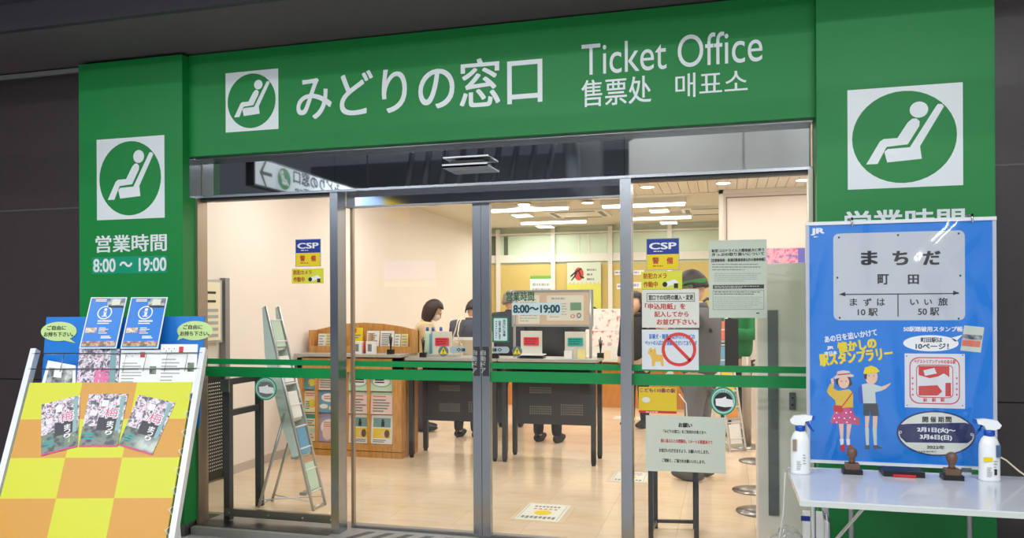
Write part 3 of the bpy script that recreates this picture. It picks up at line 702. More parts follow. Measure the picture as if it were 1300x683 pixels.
# posters on the back wall
Yp = YB-.035
t, s = notice('wall_poster', 'white poster with green header on the yellow back wall', 'poster', Yp, 673, 350, 702.5, 392, PAPERW)
s.rect('header', mat('header_green', (110, 180, 80), .5), 673, 350, 702.5, 354); s.lines(LGREYP, 676, 358, 700, 390, 5, .5, 2); s.rect('table_print', mat('print_ice', (214, 228, 236), .5), 675, 357, 700, 372); s.done()
t, s = notice('wall_poster', 'tall pale green poster with a red disc and black brush figure', 'poster', YB-.085, 720, 333, 763, 392, mat('poster_mint', (206, 216, 196), .6))
s.ell('red_disc', mat('disc_red', (204, 60, 48), .5), 729, 339.5, 741, 356, 1)
for pts in ([(724, 350), (731, 344), (738, 340), (738.5, 342), (731, 346.5), (725, 352)], [(731, 345), (733.5, 345), (730, 352), (725.5, 357), (725, 355.5), (729, 350)], [(734, 344), (736, 344), (738, 350), (742, 352), (741, 354), (736.5, 352)]): s.poly('brush_figure', BLACK, pts, 2)
for i, y in enumerate((341, 347, 353)): s.lines(GREYP, 745, y, 760-(4 if i == 2 else 0), y+3, 1, .8, 2, seed=i)
s.rect('lower_field', mat('poster_lime', (214, 212, 96), .5), 720, 361, 763, 392, 1)
for i in range(8): s.poly('zigzag', mat('poster_gold', (216, 200, 130), .5), [(721+i*5.2, 361), (726+i*5.2, 361), (723.5+i*5.2, 357.5)], 1)
s.done()
for k, (x0, y0, x1, y1, lb) in enumerate(((780, 343, 800, 349, 'upper left'), (804, 343, 818, 349, 'upper right'), (783, 360, 798, 367, 'middle'), (803, 358, 818, 366, 'lower'))):
    t, s = notice('label_strip', 'white strip with small lilac print on the yellow wall, %s of the four' % lb, 'label', Yp, x0, y0, x1, y1, PAPERW, 'label strips on the yellow wall'); s.lines(LILAC, x0+1, y0+1, x1-1, y1-1, 1, .6, 2); s.done()
t, s = notice('pink_poster_strip', 'long pink and lilac blossom picture strip on the beige partition', 'poster', 9.4195, 962, 315, 1022, 336, ramp_mat('blossom_pink', [(.35, (120, 120, 210)), (.45, (236, 150, 180)), (.55, (250, 190, 205)), (.62, (240, 110, 140)), (.7, (130, 130, 220))], 16, .4, detail=5))
s.rect('lilac_end', mat('lilac_block', (116, 118, 208), .4), 1013, 315, 1022, 336); s.done()

# ceiling fittings
TUBE = mat('tube_glow', (255, 252, 236), .5, emit=5.0)
def strip(px0, py0, px1, py1, lb):
    a, b_ = at_z(px0, py0, 2.70), at_z(px1, py1, 2.70); y = (a.y+b_.y)/2
    t = T('ceiling_light', lb, 'light', ((a.x+b_.x)/2, y, 2.70), 'tube lights over the counters')
    t.p('housing', bx(a.x, b_.x, y-.09, y+.09, 2.70, 2.765), WFRAME); t.p('tube', bx(a.x+.02, b_.x-.02, y-.05, y+.05, 2.672, 2.70), TUBE)
strip(622, 267, 722, 263, 'long tube light nearest the doors, over the left counter')
strip(661, 283, 745, 280, 'far tube light over the left counter')
strip(764, 262, 871, 257, 'long tube light nearest the doors, right of the steel post')
strip(790, 277, 879, 275, 'far tube light right of the steel post')
def panel(px, py, lb, w_=.24):
    c = at_z(px, py, 2.72)
    t = T('panel_light', lb, 'light', (c.x, c.y, 2.72), 'small square panel lights')
    t.p('rim', bx(c.x-w_/2-.02, c.x+w_/2+.02, c.y-.17, c.y+.17, 2.72, 2.765), WFRAME); t.p('diffuser', bx(c.x-w_/2, c.x+w_/2, c.y-.15, c.y+.15, 2.715, 2.72), TUBE)
panel(663, 274, 'square panel light between the two left tube lights'); panel(692, 288, 'square panel light farthest back on the left')
panel(837, 268, 'square panel light between the two right tube lights'); panel(849, 283, 'square panel light farthest back on the right')
def down(px, py, lb):
    c = at_z(px, py, 2.745)
    t = T('downlight', lb, 'light', (c.x, c.y, 2.74), 'round downlights in the slatted ceiling')
    t.p('ring', lathe(BM(), [(.09, -.006), (.09, 0)], (c.x, c.y, 2.745), 20), WFRAME); t.p('lamp', lathe(BM(), [(.072, -.009), (.072, -.006)], (c.x, c.y, 2.745), 20), TUBE)
    area('downlight_beam', (c.x, c.y, 2.72), .12, .12, 3, WARM)
down(822, 237, 'round downlight beside the steel post'); down(918, 232, 'round downlight above the partition corner'); down(1020, 228, 'round downlight near the right pillar')
down(665, 259, 'round downlight left of two in the doorway'); down(746, 257, 'round downlight right of two in the doorway')
def cassette(px, py, lb):
    c = at_z(px, py, 2.74); c.z = 2.735
    t = T('air_conditioner', lb, 'air conditioner', (c.x, c.y, 2.70), 'ceiling air conditioners')
    t.p('fascia', bevel(bx(c.x-.42, c.x+.42, c.y-.42, c.y+.42, 2.735, 2.7645), .006, 1), WFRAME)
    for dx, dy, sx, sy in ((0, -.34, .28, .03), (0, .34, .28, .03), (-.34, 0, .03, .28), (.34, 0, .03, .28)): t.p('louvre', bx(c.x+dx-sx, c.x+dx+sx, c.y+dy-sy, c.y+dy+sy, 2.730, 2.735), GREYP)
cassette(735, 272, 'ceiling air conditioner behind the first left tube light'); cassette(905, 268, 'ceiling air conditioner left of the partition')

# --- left side: perforated panel, timetable case, grey pole, guard rails, ladder shaped rack
a = at_x(262, 500, -4.0).y; b2 = at_x(284, 500, -4.0).y
t = T('perforated_panel', 'black perforated metal panel on the left wall behind the pillar', 'panel', (-4.0, 5.5, .02))
t.p('sheet', bx(-4.02, -4.0, a-.25, b2, .02, .915), BLK)
hb_ = BM()
for i in range(16):
    for j in range(26):
        Y, Z = b2-.03-i*.025, .10+j*.028
        vs = [hb_.verts.new((-3.9995, Y+.006*cos(q*pi/3), Z+.006*sin(q*pi/3))) for q in range(6)]; hb_.faces.new(vs)
t.p('punched_holes', hb_, PAPERW, kind='stuff')
t = T('timetable_case', 'pale timetable in a grey framed case on the left wall', 'display case', (-4.0, 5.4, 1.1))
t.p('case', bx(-4.03, -3.99, a-.3, b2-.03, 1.13, 1.64), ALU)
t.p('timetable_sheet', bx(-3.99, -3.985, a-.27, b2-.06, 1.15, 1.62), CREAM)
s = Sheet(t, (-3.984, 0, 0), (0, 1, 0), (0, 0, 1), first=.0004)
for y in (370, 381, 392, 400, 408, 416, 424): s.rect('print_row', BLACK if y < 385 else LGREYP, 263, y, 274 if y < 385 else 277, y+(3 if y < 385 else 4), 1)
s.done()
t = T('grey_pole', 'grey metal upright beside the timetable case', 'post', (-3.99, b2+.06, 0)); t.p('upright', bx(-4.03, -3.98, b2, b2+.06, .0, 1.66), mat('upright_grey', (150, 146, 150), .4, .3))
def guard(x, ya, yb, ztop, lb):
    t = T('guard_rail', lb, 'guard rail', (x, (ya+yb)/2, 0), 'door guard rails')
    for yy in (ya, yb): t.p('post', bevel(bx(x-.022, x+.022, yy-.022, yy+.022, 0, ztop), .003, 1), DGREY)
    for zz in (ztop, ztop-.21): t.p('crossbar', bx(x-.016, x+.016, ya, yb, zz-.04, zz), DGREY)
    return t
t = guard(-3.205, 4.585, 4.95, .935, 'dark grey guard rail behind the left fixed window')
t.p('bracket', bevel(bx(-3.235, -3.175, 4.545, 4.562, .85, .93), .003, 1), STEELD); t.p('foot_bolt', lathe(BM(), [(.012, 0), (.012, .012)], (-3.17, 4.66, 0), 8), CHROME)
# right hand guard frame: open rectangle
t = T('guard_rail', 'dark grey guard frame behind the right fixed window, under the request notice', 'guard rail', (-.3, 4.9, 0), 'door guard rails')
for x, y in ((-.435, 4.80), (-.43, 5.06), (-.17, 4.87), (-.185, 5.10)): t.p('post', bevel(bx(x-.014, x+.014, y-.014, y+.014, 0, .60), .002, 1), DGREY)
t.p('foot_rail', bar(bar(bar(BM(), (-.43, 5.06, .045), (-.185, 5.10, .045), .02), (-.435, 4.80, .045), (-.43, 5.06, .045), .02), (-.17, 4.87, .045), (-.185, 5.10, .045), .02), DGREY)
t.p('top_rail', bar(bar(BM(), (-.435, 4.80, .6), (-.17, 4.87, .6), .02), (-.43, 5.06, .6), (-.185, 5.10, .6), .02), DGREY)

def ladder_rack(loc, lb, rz=0.0, face=1, scale=1.0, leaf=None, group='folding brochure racks', H=1.42):
    """A-frame literature stand seen edge-on; local x = front, y = width"""
    t = T('brochure_rack', lb, 'brochure rack', loc, group); L = Vector(loc)
    W = .085
    for s_ in (-1, 1):
        t.p('front_rail', tb([L+Vector((.20, s_*W, 0)), L+Vector((-.17, s_*W, H))], .010, 8), ALU)
        t.p('rear_leg', tb([L+Vector((-.23, s_*W*1.0, 0)), L+Vector((-.02, s_*W, .67))], .011, 8), ALU)
        t.p('side_cheek', prism(BM(), L+Vector((0, s_*W, 0)), Vector((1, 0, 0)), Vector((0, 0, 1)), Vector((0, -1, 0)), [(-.17, H), (-.195, H-.01), (-.175, H-.35), (-.035, .55), (.04, .36), (.09, .38)], -.002, .002), mat('acrylic_smoke', (222, 228, 222), .2))
    t.p('wheel_bar', tb([L+Vector((.20, -W, .02)), L+Vector((.20, W, .02))], .008, 6), ALU)
    t.p('wheel_bar', tb([L+Vector((-.23, -W, .02)), L+Vector((-.23, W, .02))], .008, 6), ALU)
    for s_ in (-1, 1): t.p('floor_brace', tb([L+Vector((-.23, s_*W, .05)), L+Vector((.18, -s_*W, .06))], .004, 6), WMETAL)
    for k in range(9):
        z = .12+k*.15; t.p('rung', tb([L+Vector((.20-.37*z/H, -W, z)), L+Vector((.20-.37*z/H, W, z))], .007, 6), WMETAL)
    for k in range(5):
        z = H-.12-k*.25; x = .20-.37*z/H
        t.p('shelf_lip', bx(L.x+x-.03, L.x+x+.02, L.y-W, L.y+W, L.z+z-.20, L.z+z-.18), ALU)
        v = Vector((-.26, 0, 1)).normalized()
        t.p('holder_back', prism(BM(), L+Vector((x-.03+.06, 0, z-.19)), Vector((0, 1, 0)), v, Vector((1, 0, .26)).normalized(), [(-W+.01, 0), (W-.01, 0), (W-.01, .21), (-W+.01, .21)], -.004, 0), mat('acrylic_smoke', (222, 228, 222), .2))
        br = t.p('leaflet_stack', prism(BM(), L+Vector((x+.035, 0, z-.17)), Vector((0, 1, 0)), v, Vector((1, 0, .26)).normalized(), [(-W+.02, 0), (W-.03, 0), (W-.03, .19), (-W+.02, .19)], -.002, .012), (leaf or [MINT, PAPERW, PAPERW, SKY, MINT])[k])
    return t
ladder_rack((-2.96, 5.0, 0), 'silver folding brochure rack seen from the side behind the left window')
t = ladder_rack((.02, 8.1, 0), 'white folding brochure rack with colourful leaflets beside the green jacket', leaf=[SALMON, SKY, YSOFT, ORANGE, PAPERW], H=1.36)
for ch in t.o.children:
    if ch.name.startswith(('front_rail', 'rear_leg')): ch.data.materials[0] = WMETAL
t.o.rotation_euler.z = radians(-60)

# --- right side: grey cabinet, stanchion poles
t = T('grey_cabinet', 'tall pale grey cabinet behind the right fixed window', 'cabinet', (.31, 5.1, 0))
CAB = mat('cabinet_grey', (246, 236, 226), .5)
t.p('cabinet_body', bevel(bx(.185, .75, 4.86, 5.20, 0, 1.655), .004, 1), CAB)
t.p('upper_panel', bevel(bx(.19, .745, 4.852, 4.862, .87, 1.65), .003, 1), CAB); t.p('lower_panel', bevel(bx(.19, .745, 4.852, 4.862, .02, .86), .003, 1), CAB)
g = at_y(975, 500, 4.85).x; g2 = at_y(988, 500, 4.85).x
t.p('handle_strip', bx(g, g2, 4.84, 4.852, .18, 1.38), mat('handle_slate', (104, 110, 110), .4))
lk = t.p('lock_plate', bevel(bx(.36, .395, 4.838, 4.852, .80, .90), .006, 2), STEELD)
for z in (.83, .87): t.p('keyhole', tb([(.378, 4.836, z), (.378, 4.839, z)], .006, 8), BLK, lk)
for px, py, lb in ((948, 567, 'farthest of four round steel pole bases beside the grey cabinet'), (962, 586, 'second farthest of four round steel pole bases'), (958, 623, 'second nearest of four round steel pole bases'), (966, 650, 'nearest of four round steel pole bases')):
    c = at_z(px, py, 0)
    t = T('barrier_post', lb, 'barrier post', (c.x, c.y, 0), 'belt barrier posts')
    t.p('base_plate', lathe(BM(), [(.165, 0), (.165, .008), (.06, .022), (.03, .03)], (c.x, c.y, 0), 28), mat('plate_steel', (150, 146, 142), .3, .9))
    if py < 570: t.p('pole', tb([(c.x, c.y, .02), (c.x, c.y, .9)], .045, 14), mat('pole_beige', (176, 164, 150), .4, .3))
    elif px > 960: t.p('pole', tb([(c.x+.02, c.y, .02), (c.x+.02, c.y, .9)], .02, 12), CHROME)
    else: t.p('pole', tb([(c.x+.06, c.y, .02), (c.x+.06, c.y, .9)], .02, 12), CHROME)
# floor signs
def floorsign(x0, y0, x1, y1, lb):
    t = T('floor_sticker', lb, 'floor sign', ((x0+x1)/2, (y0+y1)/2, 0), 'floor stickers')
    t.p('film', bx(x0-.03, x1+.04, y0-.03, y1+.03, .0005, .0012), mat('film_clear', (226, 204, 174), .3)); t.p('sheet', bx(x0, x1, y0, y1, .0012, .002), PAPER)
    s = Sheet(t, (0, 0, .002), (1, 0, 0), (0, 1, 0), first=.0003)
    def r_(m, a0, b0, a1, b1): s.poly('print', m, [(x0+(x1-x0)*a0, y0+(y1-y0)*b0), (x0+(x1-x0)*a1, y0+(y1-y0)*b0), (x0+(x1-x0)*a1, y0+(y1-y0)*b1), (x0+(x1-x0)*a0, y0+(y1-y0)*b1)], 1, False)
    cx, cy = (x0+x1)/2, (y0+y1)/2
    s.poly('yellow_mark', YELLOW, [(cx+(x1-x0)*.2*cos(k*pi/8), cy-.02+(y1-y0)*.14*sin(k*pi/8)) for k in range(16)], 1, False)
    for k in range(7): r_(GREYP, .2+k*.09, .78, .26+k*.09, .86)
    for k in range(5): r_(SALMON, .22+k*.12, .64, .29+k*.12, .70)
    for k in range(8): r_(GREYP, .1+k*.1, .08 if k % 2 else .1, .17+k*.1, .22)
    for q in (.04, .93): r_(GREYP, q, .05, q+.01, .95)
    s.done()
floorsign(-1.355, 5.05, -1.055, 5.48, 'white sheet with a yellow mark taped to the floor inside the right door')
floorsign(-.90, 6.35, -.62, 6.72, 'white sheet taped to the floor behind the steel post')
q = at_z(812, 531, 0); floorsign(q.x-.3, q.y-.12, q.x+.1, q.y+.12, 'small far white sheet with yellow mark on the floor left of the steel post')
# ================================================================== PEOPLE
def skin_eval(verts, edges, roots, name, sub=2):
    me = bpy.data.meshes.new(name); me.from_pydata([v[0] for v in verts], edges, [])
    o = bpy.data.objects.new(name, me); COL.objects.link(o)
    o.modifiers.new('s', 'SKIN').use_smooth_shade = True
    for i, v in enumerate(verts):
        sv = me.skin_vertices[0].data[i]; r = v[1]; sv.radius = r if isinstance(r, tuple) else (r, r); sv.use_root = i in roots
    m2 = o.modifiers.new('d', 'SUBSURF'); m2.levels = sub; m2.render_levels = sub
    bpy.context.view_layer.update()
    out = bpy.data.meshes.new_from_object(o.evaluated_get(bpy.context.evaluated_depsgraph_get()))
    bpy.data.objects.remove(o); bpy.data.meshes.remove(me)
    b = BM(); b.from_mesh(out); bpy.data.meshes.remove(out)
    for f in b.faces: f.smooth = True
    return b
SKINM = mat('skin', (232, 188, 160), .55)
CL = {}
def cloth(c, var=.06): return mat('cloth_%d_%d_%d' % c, c, .85, var=var, scale=40, bump=.25)
def person(label, x, y, rz, H, top, legs, hairc=(40, 32, 30), hair='short', lean=0.0, side=0.0, arms='down', head_tilt=0.0, head_turn=0.0, shoes=(30, 30, 32), bulk=1.0, mask=False, topm=None, skirt=False, glasses=False):
    t = T('person', label, 'person', (x, y, 0))
    base = Matrix.Translation((x, y, 0)) @ Matrix.Rotation(rz, 4, 'Z')
    pel = Vector((0, 0, .52*H)); R = Matrix.Rotation(side, 3, 'Y') @ Matrix.Rotation(-lean, 3, 'X')
    def up(v): return pel + R @ (Vector(v)*H)
    nk = up((0, .0, .30)); hd_l = Matrix.Rotation(head_turn, 3, 'Z') @ Matrix.Rotation(-head_tilt, 3, 'X')
    RH = R @ hd_l if lean < .9 else Matrix.Rotation(-lean*.6, 3, 'X') @ hd_l
    hc = up((0, .012, .335)) + RH @ Vector((0, .012, .062))*H
    A = {'down': [((.125, -.01, .13), (.125, .05, -.02)), ((-.125, -.01, .13), (-.125, .05, -.02))],
         'write': [((.14, .06, .13), (.07, .22, .10)), ((-.14, .06, .13), (-.07, .22, .12))],
         'phone': [((.13, .05, .12), (.03, .20, .19)), ((-.13, .05, .12), (-.02, .20, .15))]}[arms]
    J = [(pel, .075*H), (up((0, 0, .09)), .068*H), (up((0, 0, .19)), .078*H), (up((0, 0, .262)), .062*H), (nk, .034*H), (up((0, .006, .335)), .030*H)]
    E_ = [(0, 1), (1, 2), (2, 3), (3, 4), (4, 5)]
    torso_n = 5
    arm_idx = []
    roots = {0}
    extra = []
    for sgn, (el, wr) in zip((1, -1), A):
        i = len(J); sh = up((sgn*.095, 0, .262)); el_, wr_ = up(el), up(wr)
        J += [(sh, .036*H), (el_, .026*H), (wr_, .017*H)]; E_ += [(3, i), (i, i+1), (i+1, i+2)]; arm_idx.append(i)
        d = (wr_-el_).normalized(); p = wr_ + d*.035*H
        J.append((p, (.018*H, .010*H))); E_.append((i+2, i+3))
        sd = d.cross(Vector((0, 0, 1))).normalized(); nn = sd.cross(d)
        for k, (off, ln) in enumerate(((-.016, .040), (-.006, .046), (.005, .043), (.015, .034))):
            j = len(J); a0 = wr_ + d*.045*H + sd*off*H; a1 = a0 + d*ln*.55*H - nn*.004*H; a2 = a1 + d*ln*.4*H - nn*.014*H
            J += [(a0, .0052*H), (a1, .0050*H), (a2, .0042*H)]; E_ += [(j, j+1), (j+1, j+2)]; roots.add(j)
        j = len(J); a0 = wr_ + d*.015*H - sd*.012*H*sgn; a1 = a0 + d*.022*H - sd*.018*H*sgn; a2 = a1 + d*.022*H - sd*.004*H*sgn
        J += [(a0, .006*H), (a1, .0055*H), (a2, .0045*H)]; E_ += [(j, j+1), (j+1, j+2)]; roots.add(j)
    leg_idx = []
    for sgn in (1, -1):
        i = len(J)
        J += [(Vector((sgn*.048*H, 0, .475*H)), .052*H), (Vector((sgn*.056*H, .012*H, .28*H)), .034*H), (Vector((sgn*.062*H, -.008*H, .05*H)), .022*H), (Vector((sgn*.070*H, .07*H, .02*H)), .016*H)]
        E_ += [(0, i), (i, i+1), (i+1, i+2), (i+2, i+3)]; leg_idx.append(i)
    b = skin_eval(J, E_, roots, 'body')
    # head with nose, brow, chin and ears in the same mesh
    hb_ = BM(); bmesh.ops.create_uvsphere(hb_, u_segments=24, v_segments=18, radius=1)
    for v in hb_.verts:
        c = v.co.copy(); f = max(0, c.y)
        wv = .050*(1 - .22*max(0, -c.z)**1.2); px_x = c.x*wv; py_y = c.y*.060; pz = c.z*.072
        if c.z < -.3: py_y += .006*f
        if abs(c.x) < .22 and -.35 < c.z < .12 and c.y > .8: py_y += .014*(1-abs(c.x)/.22)*(1 if c.z < -.1 else .6)
        if .05 < c.z < .35 and c.y > .75 and .15 < abs(c.x) < .5: py_y -= .004
        if -.62 < c.z < -.45 and abs(c.x) < .35 and c.y > .6: py_y += .003
        v.co = Vector((px_x, py_y, pz))*H
    for s_ in (1, -1):
        r_ = bmesh.ops.create_uvsphere(hb_, u_segments=8, v_segments=6, radius=1)
        for v in r_['verts']: v.co = Vector((s_*.050+v.co.x*.006, -.002+v.co.y*.010, -.004+v.co.z*.016))*H
    for f in hb_.faces: f.smooth = True
    bmesh.ops.transform(hb_, matrix=Matrix.Translation(hc) @ RH.to_4x4(), verts=hb_.verts)
    tmp = bpy.data.meshes.new('tmp'); hb_.to_mesh(tmp); b.from_mesh(tmp); hb_.free(); bpy.data.meshes.remove(tmp)
    def W(bm_): bmesh.ops.transform(bm_, matrix=base, verts=bm_.verts); return bm_
    body = t.p('body', W(b), SKINM)
    # jacket
    JJ = [(Vector((0, 0, .475*H)), .088*H*bulk), (up((0, 0, .06)), .086*H*bulk), (up((0, 0, .18)), .094*H*bulk), (up((0, 0, .255)), .078*H*bulk), (up((0, .004, .298)), .046*H)]
    EE = [(0, 1), (1, 2), (2, 3), (3, 4)]
    for sgn, (el, wr) in zip((1, -1), A):
        i = len(JJ); JJ += [(up((sgn*.10, 0, .255)), .050*H*bulk), (up(el), .038*H*bulk), (up(Vector(wr)*.96+Vector(el)*.04), .028*H)]; EE += [(3, i), (i, i+1), (i+1, i+2)]
    t.p('jacket', W(skin_eval(JJ, EE, {0}, 'jacket')), topm or cloth(top))
    t.p('collar', W(tube(BM(), [nk-Vector((0, 0, .01*H)), nk+Vector((0, .004*H, .022*H))], [.045*H, .040*H], 14)), topm or cloth(top))
    LL = [(Vector((0, 0, .50*H)), .080*H)]; EL = []
    for sgn in (1, -1):
        i = len(LL); LL += [(Vector((sgn*.050*H, 0, .44*H)), .058*H), (Vector((sgn*.058*H, .012*H, .28*H)), .043*H), (Vector((sgn*.066*H, .0, .035*H)), .034*H)]; EL += [(0, i), (i, i+1), (i+1, i+2)]
    t.p('trousers', W(skin_eval(LL, EL, {0}, 'trousers')), cloth(legs))
    for sgn in (1, -1):
        b = BM(); prof = []
        bmesh.ops.create_uvsphere(b, u_segments=14, v_segments=10, radius=1)
        for v in b.verts:
            c = v.co; v.co = Vector((sgn*.068*H + c.x*.030*H*(1 if c.y > 0 else .85), .035*H + c.y*.085*H, max(0, .028*H + c.z*(.034*H if c.y < .2 else .026*H))))
        for f in b.faces: f.smooth = True
        t.p('shoe', W(b), mat('shoe_%d' % shoes[0], shoes, .5))
    # eyes, mouth
    HM = Matrix.Translation(hc) @ RH.to_4x4()
    for s_ in (1, -1):
        b = BM(); bmesh.ops.create_uvsphere(b, u_segments=8, v_segments=6, radius=.0052*H); bmesh.ops.transform(b, matrix=base @ HM @ Matrix.Translation((s_*.019*H, .0525*H, .004*H)) @ Matrix.Scale(.5, 4, (0, 0, 1)), verts=b.verts); t.p('eye', b, BLK)
    if mask:
        b = BM(); bmesh.ops.create_uvsphere(b, u_segments=14, v_segments=10, radius=1)
        for v in b.verts: v.co = Vector((v.co.x*.044*H, .034*H+v.co.y*.036*H, -.030*H+v.co.z*.034*H))
        bmesh.ops.transform(b, matrix=base @ HM, verts=b.verts); t.p('face_mask', b, mat('mask_pale_pink', (244, 226, 222), .7))
    else:
        b = BM(); obox(b, (0, .0575*H, -.036*H), (1, 0, 0), (0, 1, 0), (0, 0, 1), .011*H, .003*H, .0022*H); bmesh.ops.transform(b, matrix=base @ HM, verts=b.verts); t.p('mouth', b, mat('lips', (190, 110, 100), .5))
    if glasses:
        b = BM()
        for s_ in (1, -1): tube(b, [Vector((s_*.019*H+.013*H*cos(k*pi/6), .062*H, .004*H+.011*H*sin(k*pi/6))) for k in range(13)], .0012*H, 5); tube(b, [Vector((s_*.031*H, .062*H, .006*H)), Vector((s_*.050*H, .0, .004*H))], .0012*H, 5)
        bmesh.ops.transform(b, matrix=base @ HM, verts=b.verts); t.p('glasses', b, BLK)
    # hair or cap
    b = BM(); bmesh.ops.create_uvsphere(b, u_segments=36, v_segments=26, radius=1)
    rd = random.Random(label)
    zc = {'short': -.15, 'bob': -.95, 'long': -2, 'grey': -.15, 'cap': .12}[hair]
    kill = [v for v in b.verts if (v.co.y > .35 and v.co.z < (.42 if hair != 'cap' else .12)) or v.co.z < zc - .35*(v.co.y < -.2) + (.25 if hair == 'short' and v.co.y > -.2 else 0)]
    bmesh.ops.delete(b, geom=kill, context='VERTS')
    for v in b.verts:
        c = v.co.copy(); k = 1 + rd.uniform(-.02, .02) + (.08*sin(9*c.x+5*c.z)*.3 if hair == 'grey' else 0)
        fx = .059 if hair != 'bob' else .063+.006*max(0, -c.z); fy = .070; fz = .082
        v.co = Vector((c.x*fx*k, c.y*fy*k-.004, c.z*fz*k+.003))*H
        if hair == 'bob' and c.z < -.2: v.co.z -= .028*H*min(1, (-c.z-.2)*1.6)
        if hair == 'long' and c.z < -.1: v.co.z += (c.z+.1)*.14*H; v.co.y -= .012*H
    bmesh.ops.solidify(b, geom=b.faces[:], thickness=-.008*H)
    for f in b.faces: f.smooth = True
    bmesh.ops.transform(b, matrix=base @ HM, verts=b.verts)
    HCM = mat('hair_%d' % hairc[0], hairc, .55, var=.25, scale=60, stretch=(6, 6, 1), bump=.3)
    t.p('hair' if hair != 'cap' else 'knit_cap', b, HCM)
    return t, base, HM, up
# stripes on the back of the second customer: bands of the jacket cloth itself
def band_mat(name, z0, lo, hi):
    m = bpy.data.materials.new(name); m.use_nodes = True; nt = m.node_tree; b = nt.nodes['Principled BSDF']; b.inputs['Roughness'].default_value = .85
    tc = nt.nodes.new('ShaderNodeTexCoord'); sp = nt.nodes.new('ShaderNodeSeparateXYZ'); r = nt.nodes.new('ShaderNodeValToRGB'); r.color_ramp.interpolation = 'CONSTANT'
    mr = nt.nodes.new('ShaderNodeMapRange'); mr.inputs['From Min'].default_value = z0-.5; mr.inputs['From Max'].default_value = z0+.5
    r.color_ramp.elements[0].color = rgb(lo); r.color_ramp.elements[1].position = .5; r.color_ramp.elements[1].color = rgb((238, 238, 236))
    e = r.color_ramp.elements.new(.528); e.color = rgb(hi)
    nt.links.new(tc.outputs['Object'], sp.inputs[0]); nt.links.new(sp.outputs['Z'], mr.inputs['Value']); nt.links.new(mr.outputs['Result'], r.inputs['Fac']); nt.links.new(r.outputs['Color'], b.inputs['Base Color'])
    return m
person('woman with a dark bob and beige coat standing at the left writing table', -3.36, 8.45, radians(-68), 1.52, (222, 200, 160), (70, 62, 60), (52, 34, 32), 'bob', lean=.12, arms='write', head_tilt=.35, bulk=1.2, mask=True, glasses=True)
person('person in a grey jacket with a white stripe and beige lower half, seen from behind', -2.70, 8.10, radians(-8), 1.55, (80, 82, 92), (44, 44, 48), (46, 40, 40), 'short', lean=.24, arms='write', head_tilt=.45, bulk=1.4, topm=band_mat('striped_jacket', 1.06, (206, 188, 160), (78, 80, 92)))
t = T('tote_bag', 'cream tote bag on the back of the person in the striped jacket', 'bag', tuple(at_y(577, 450, 7.86)))
CRM = cloth((230, 220, 196))
t.p('bag_body', bevel(prism(BM(), Vector((0, 7.86, 0)), Vector((1, 0, 0)), Vector((0, 0, 1)), Vector((0, -1, 0)), [(at_y(x_, y_, 7.86).x, at_y(x_, y_, 7.86).z) for x_, y_ in ((564, 452), (587, 452), (586, 437), (573, 431), (566, 440))], -.03, .01), .006, 2), CRM)
t.p('strap', tb([at_y(573, 433, 7.85), at_y(578, 420, 7.87), at_y(581, 408, 7.93), at_y(585, 402, 8.03)], .008, 8), CRM)
t.p('strap', tb([at_y(584, 438, 7.85), at_y(581, 424, 7.87), at_y(583, 411, 7.93), at_y(587, 402, 8.03)], .008, 8), CRM)
person('grey haired person in a dark navy jacket behind the door stiles', -2.44, 8.95, radians(12), 1.66, (62, 64, 78), (44, 44, 48), (150, 142, 136), 'grey', lean=.30, arms='write', head_tilt=.2, bulk=1.25)
person('person in a black jacket bent low over the right writing table', -1.79, 8.02, radians(-12), 1.62, (38, 40, 42), (34, 34, 38), (40, 34, 32), 'short', lean=.86, arms='write', head_tilt=.3, bulk=1.8)
q = at_y(809, 400, 9.3)
person('long haired woman in a black coat behind the yellow camera notice', q.x, 9.3, radians(150), 1.58, (36, 32, 34), (40, 38, 40), (44, 32, 30), 'long', arms='down', bulk=1.15)
t, base, HM, up = person('tall person in a knit cap and pink mask behind the printed notices', -.20, 6.60, radians(70), 1.70, (100, 100, 104), (118, 118, 124), (44, 54, 92), 'cap', arms='phone', head_tilt=.2, mask=True, bulk=1.2, shoes=(88, 86, 86))
b = BM()
for k in range(24):
    q0, q1 = 2*pi*k/24, 2*pi*(k+1)/24; H = 1.7
    vs = [b.verts.new(Vector((.0655*cos(q)*H, (.0770*sin(q)-.004)*H, z*H))) for q, z in ((q0, .006), (q1, .006), (q1, .034), (q0, .034))]; b.faces.new(vs)
bmesh.ops.transform(b, matrix=base @ HM, verts=b.verts)
t.p('cap_band', b, mat('band_green', (60, 140, 70), .8))
t2 = T('shoulder_bag', 'black shoulder bag hanging behind the person in the knit cap', 'bag', (-.02, 6.75, .8))
t2.p('strap', tb([(.05, 6.9, 1.29), (-.02, 6.8, 1.44), (-.14, 6.66, 1.47), (-.22, 6.56, 1.40), (-.10, 6.42, 1.2)], .012, 8), BLK); t2.p('bag_body', bevel(bx(.00, .11, 6.86, 6.96, .86, 1.30), .03, 3), BLK)
pp = [(862, 500), (871, 512), (872, 528), (866, 538), (856, 540)]
t.p('phone_cable', tb([at_y(x_, y_, 6.32) for x_, y_ in pp], .005, 6), PAPERW)
t4 = T('paper_sheets', 'white folded papers held by the person in the knit cap', 'papers', (-.42, 6.38, .8))
t4.p('sheet', obox(BM(), at_y(846, 478, 6.35), (1, -.6, .9), (0, 1, .2), (-.9, 0, 1), .07, .002, .02), PAPERW)
t, base, HM, up = person('staff member in a green jacket beside the brochure rack', at_y(934, 430, 8.9).x, 8.9, radians(160), 1.70, (16, 120, 62), (40, 40, 44), (36, 30, 28), 'short', arms='phone', bulk=1.3)
s = Sheet(t, (0, 8.64, 0), first=.0); s.text('JR', PAPERW, 906, 415, 918, 429, .06, 0); s.done()
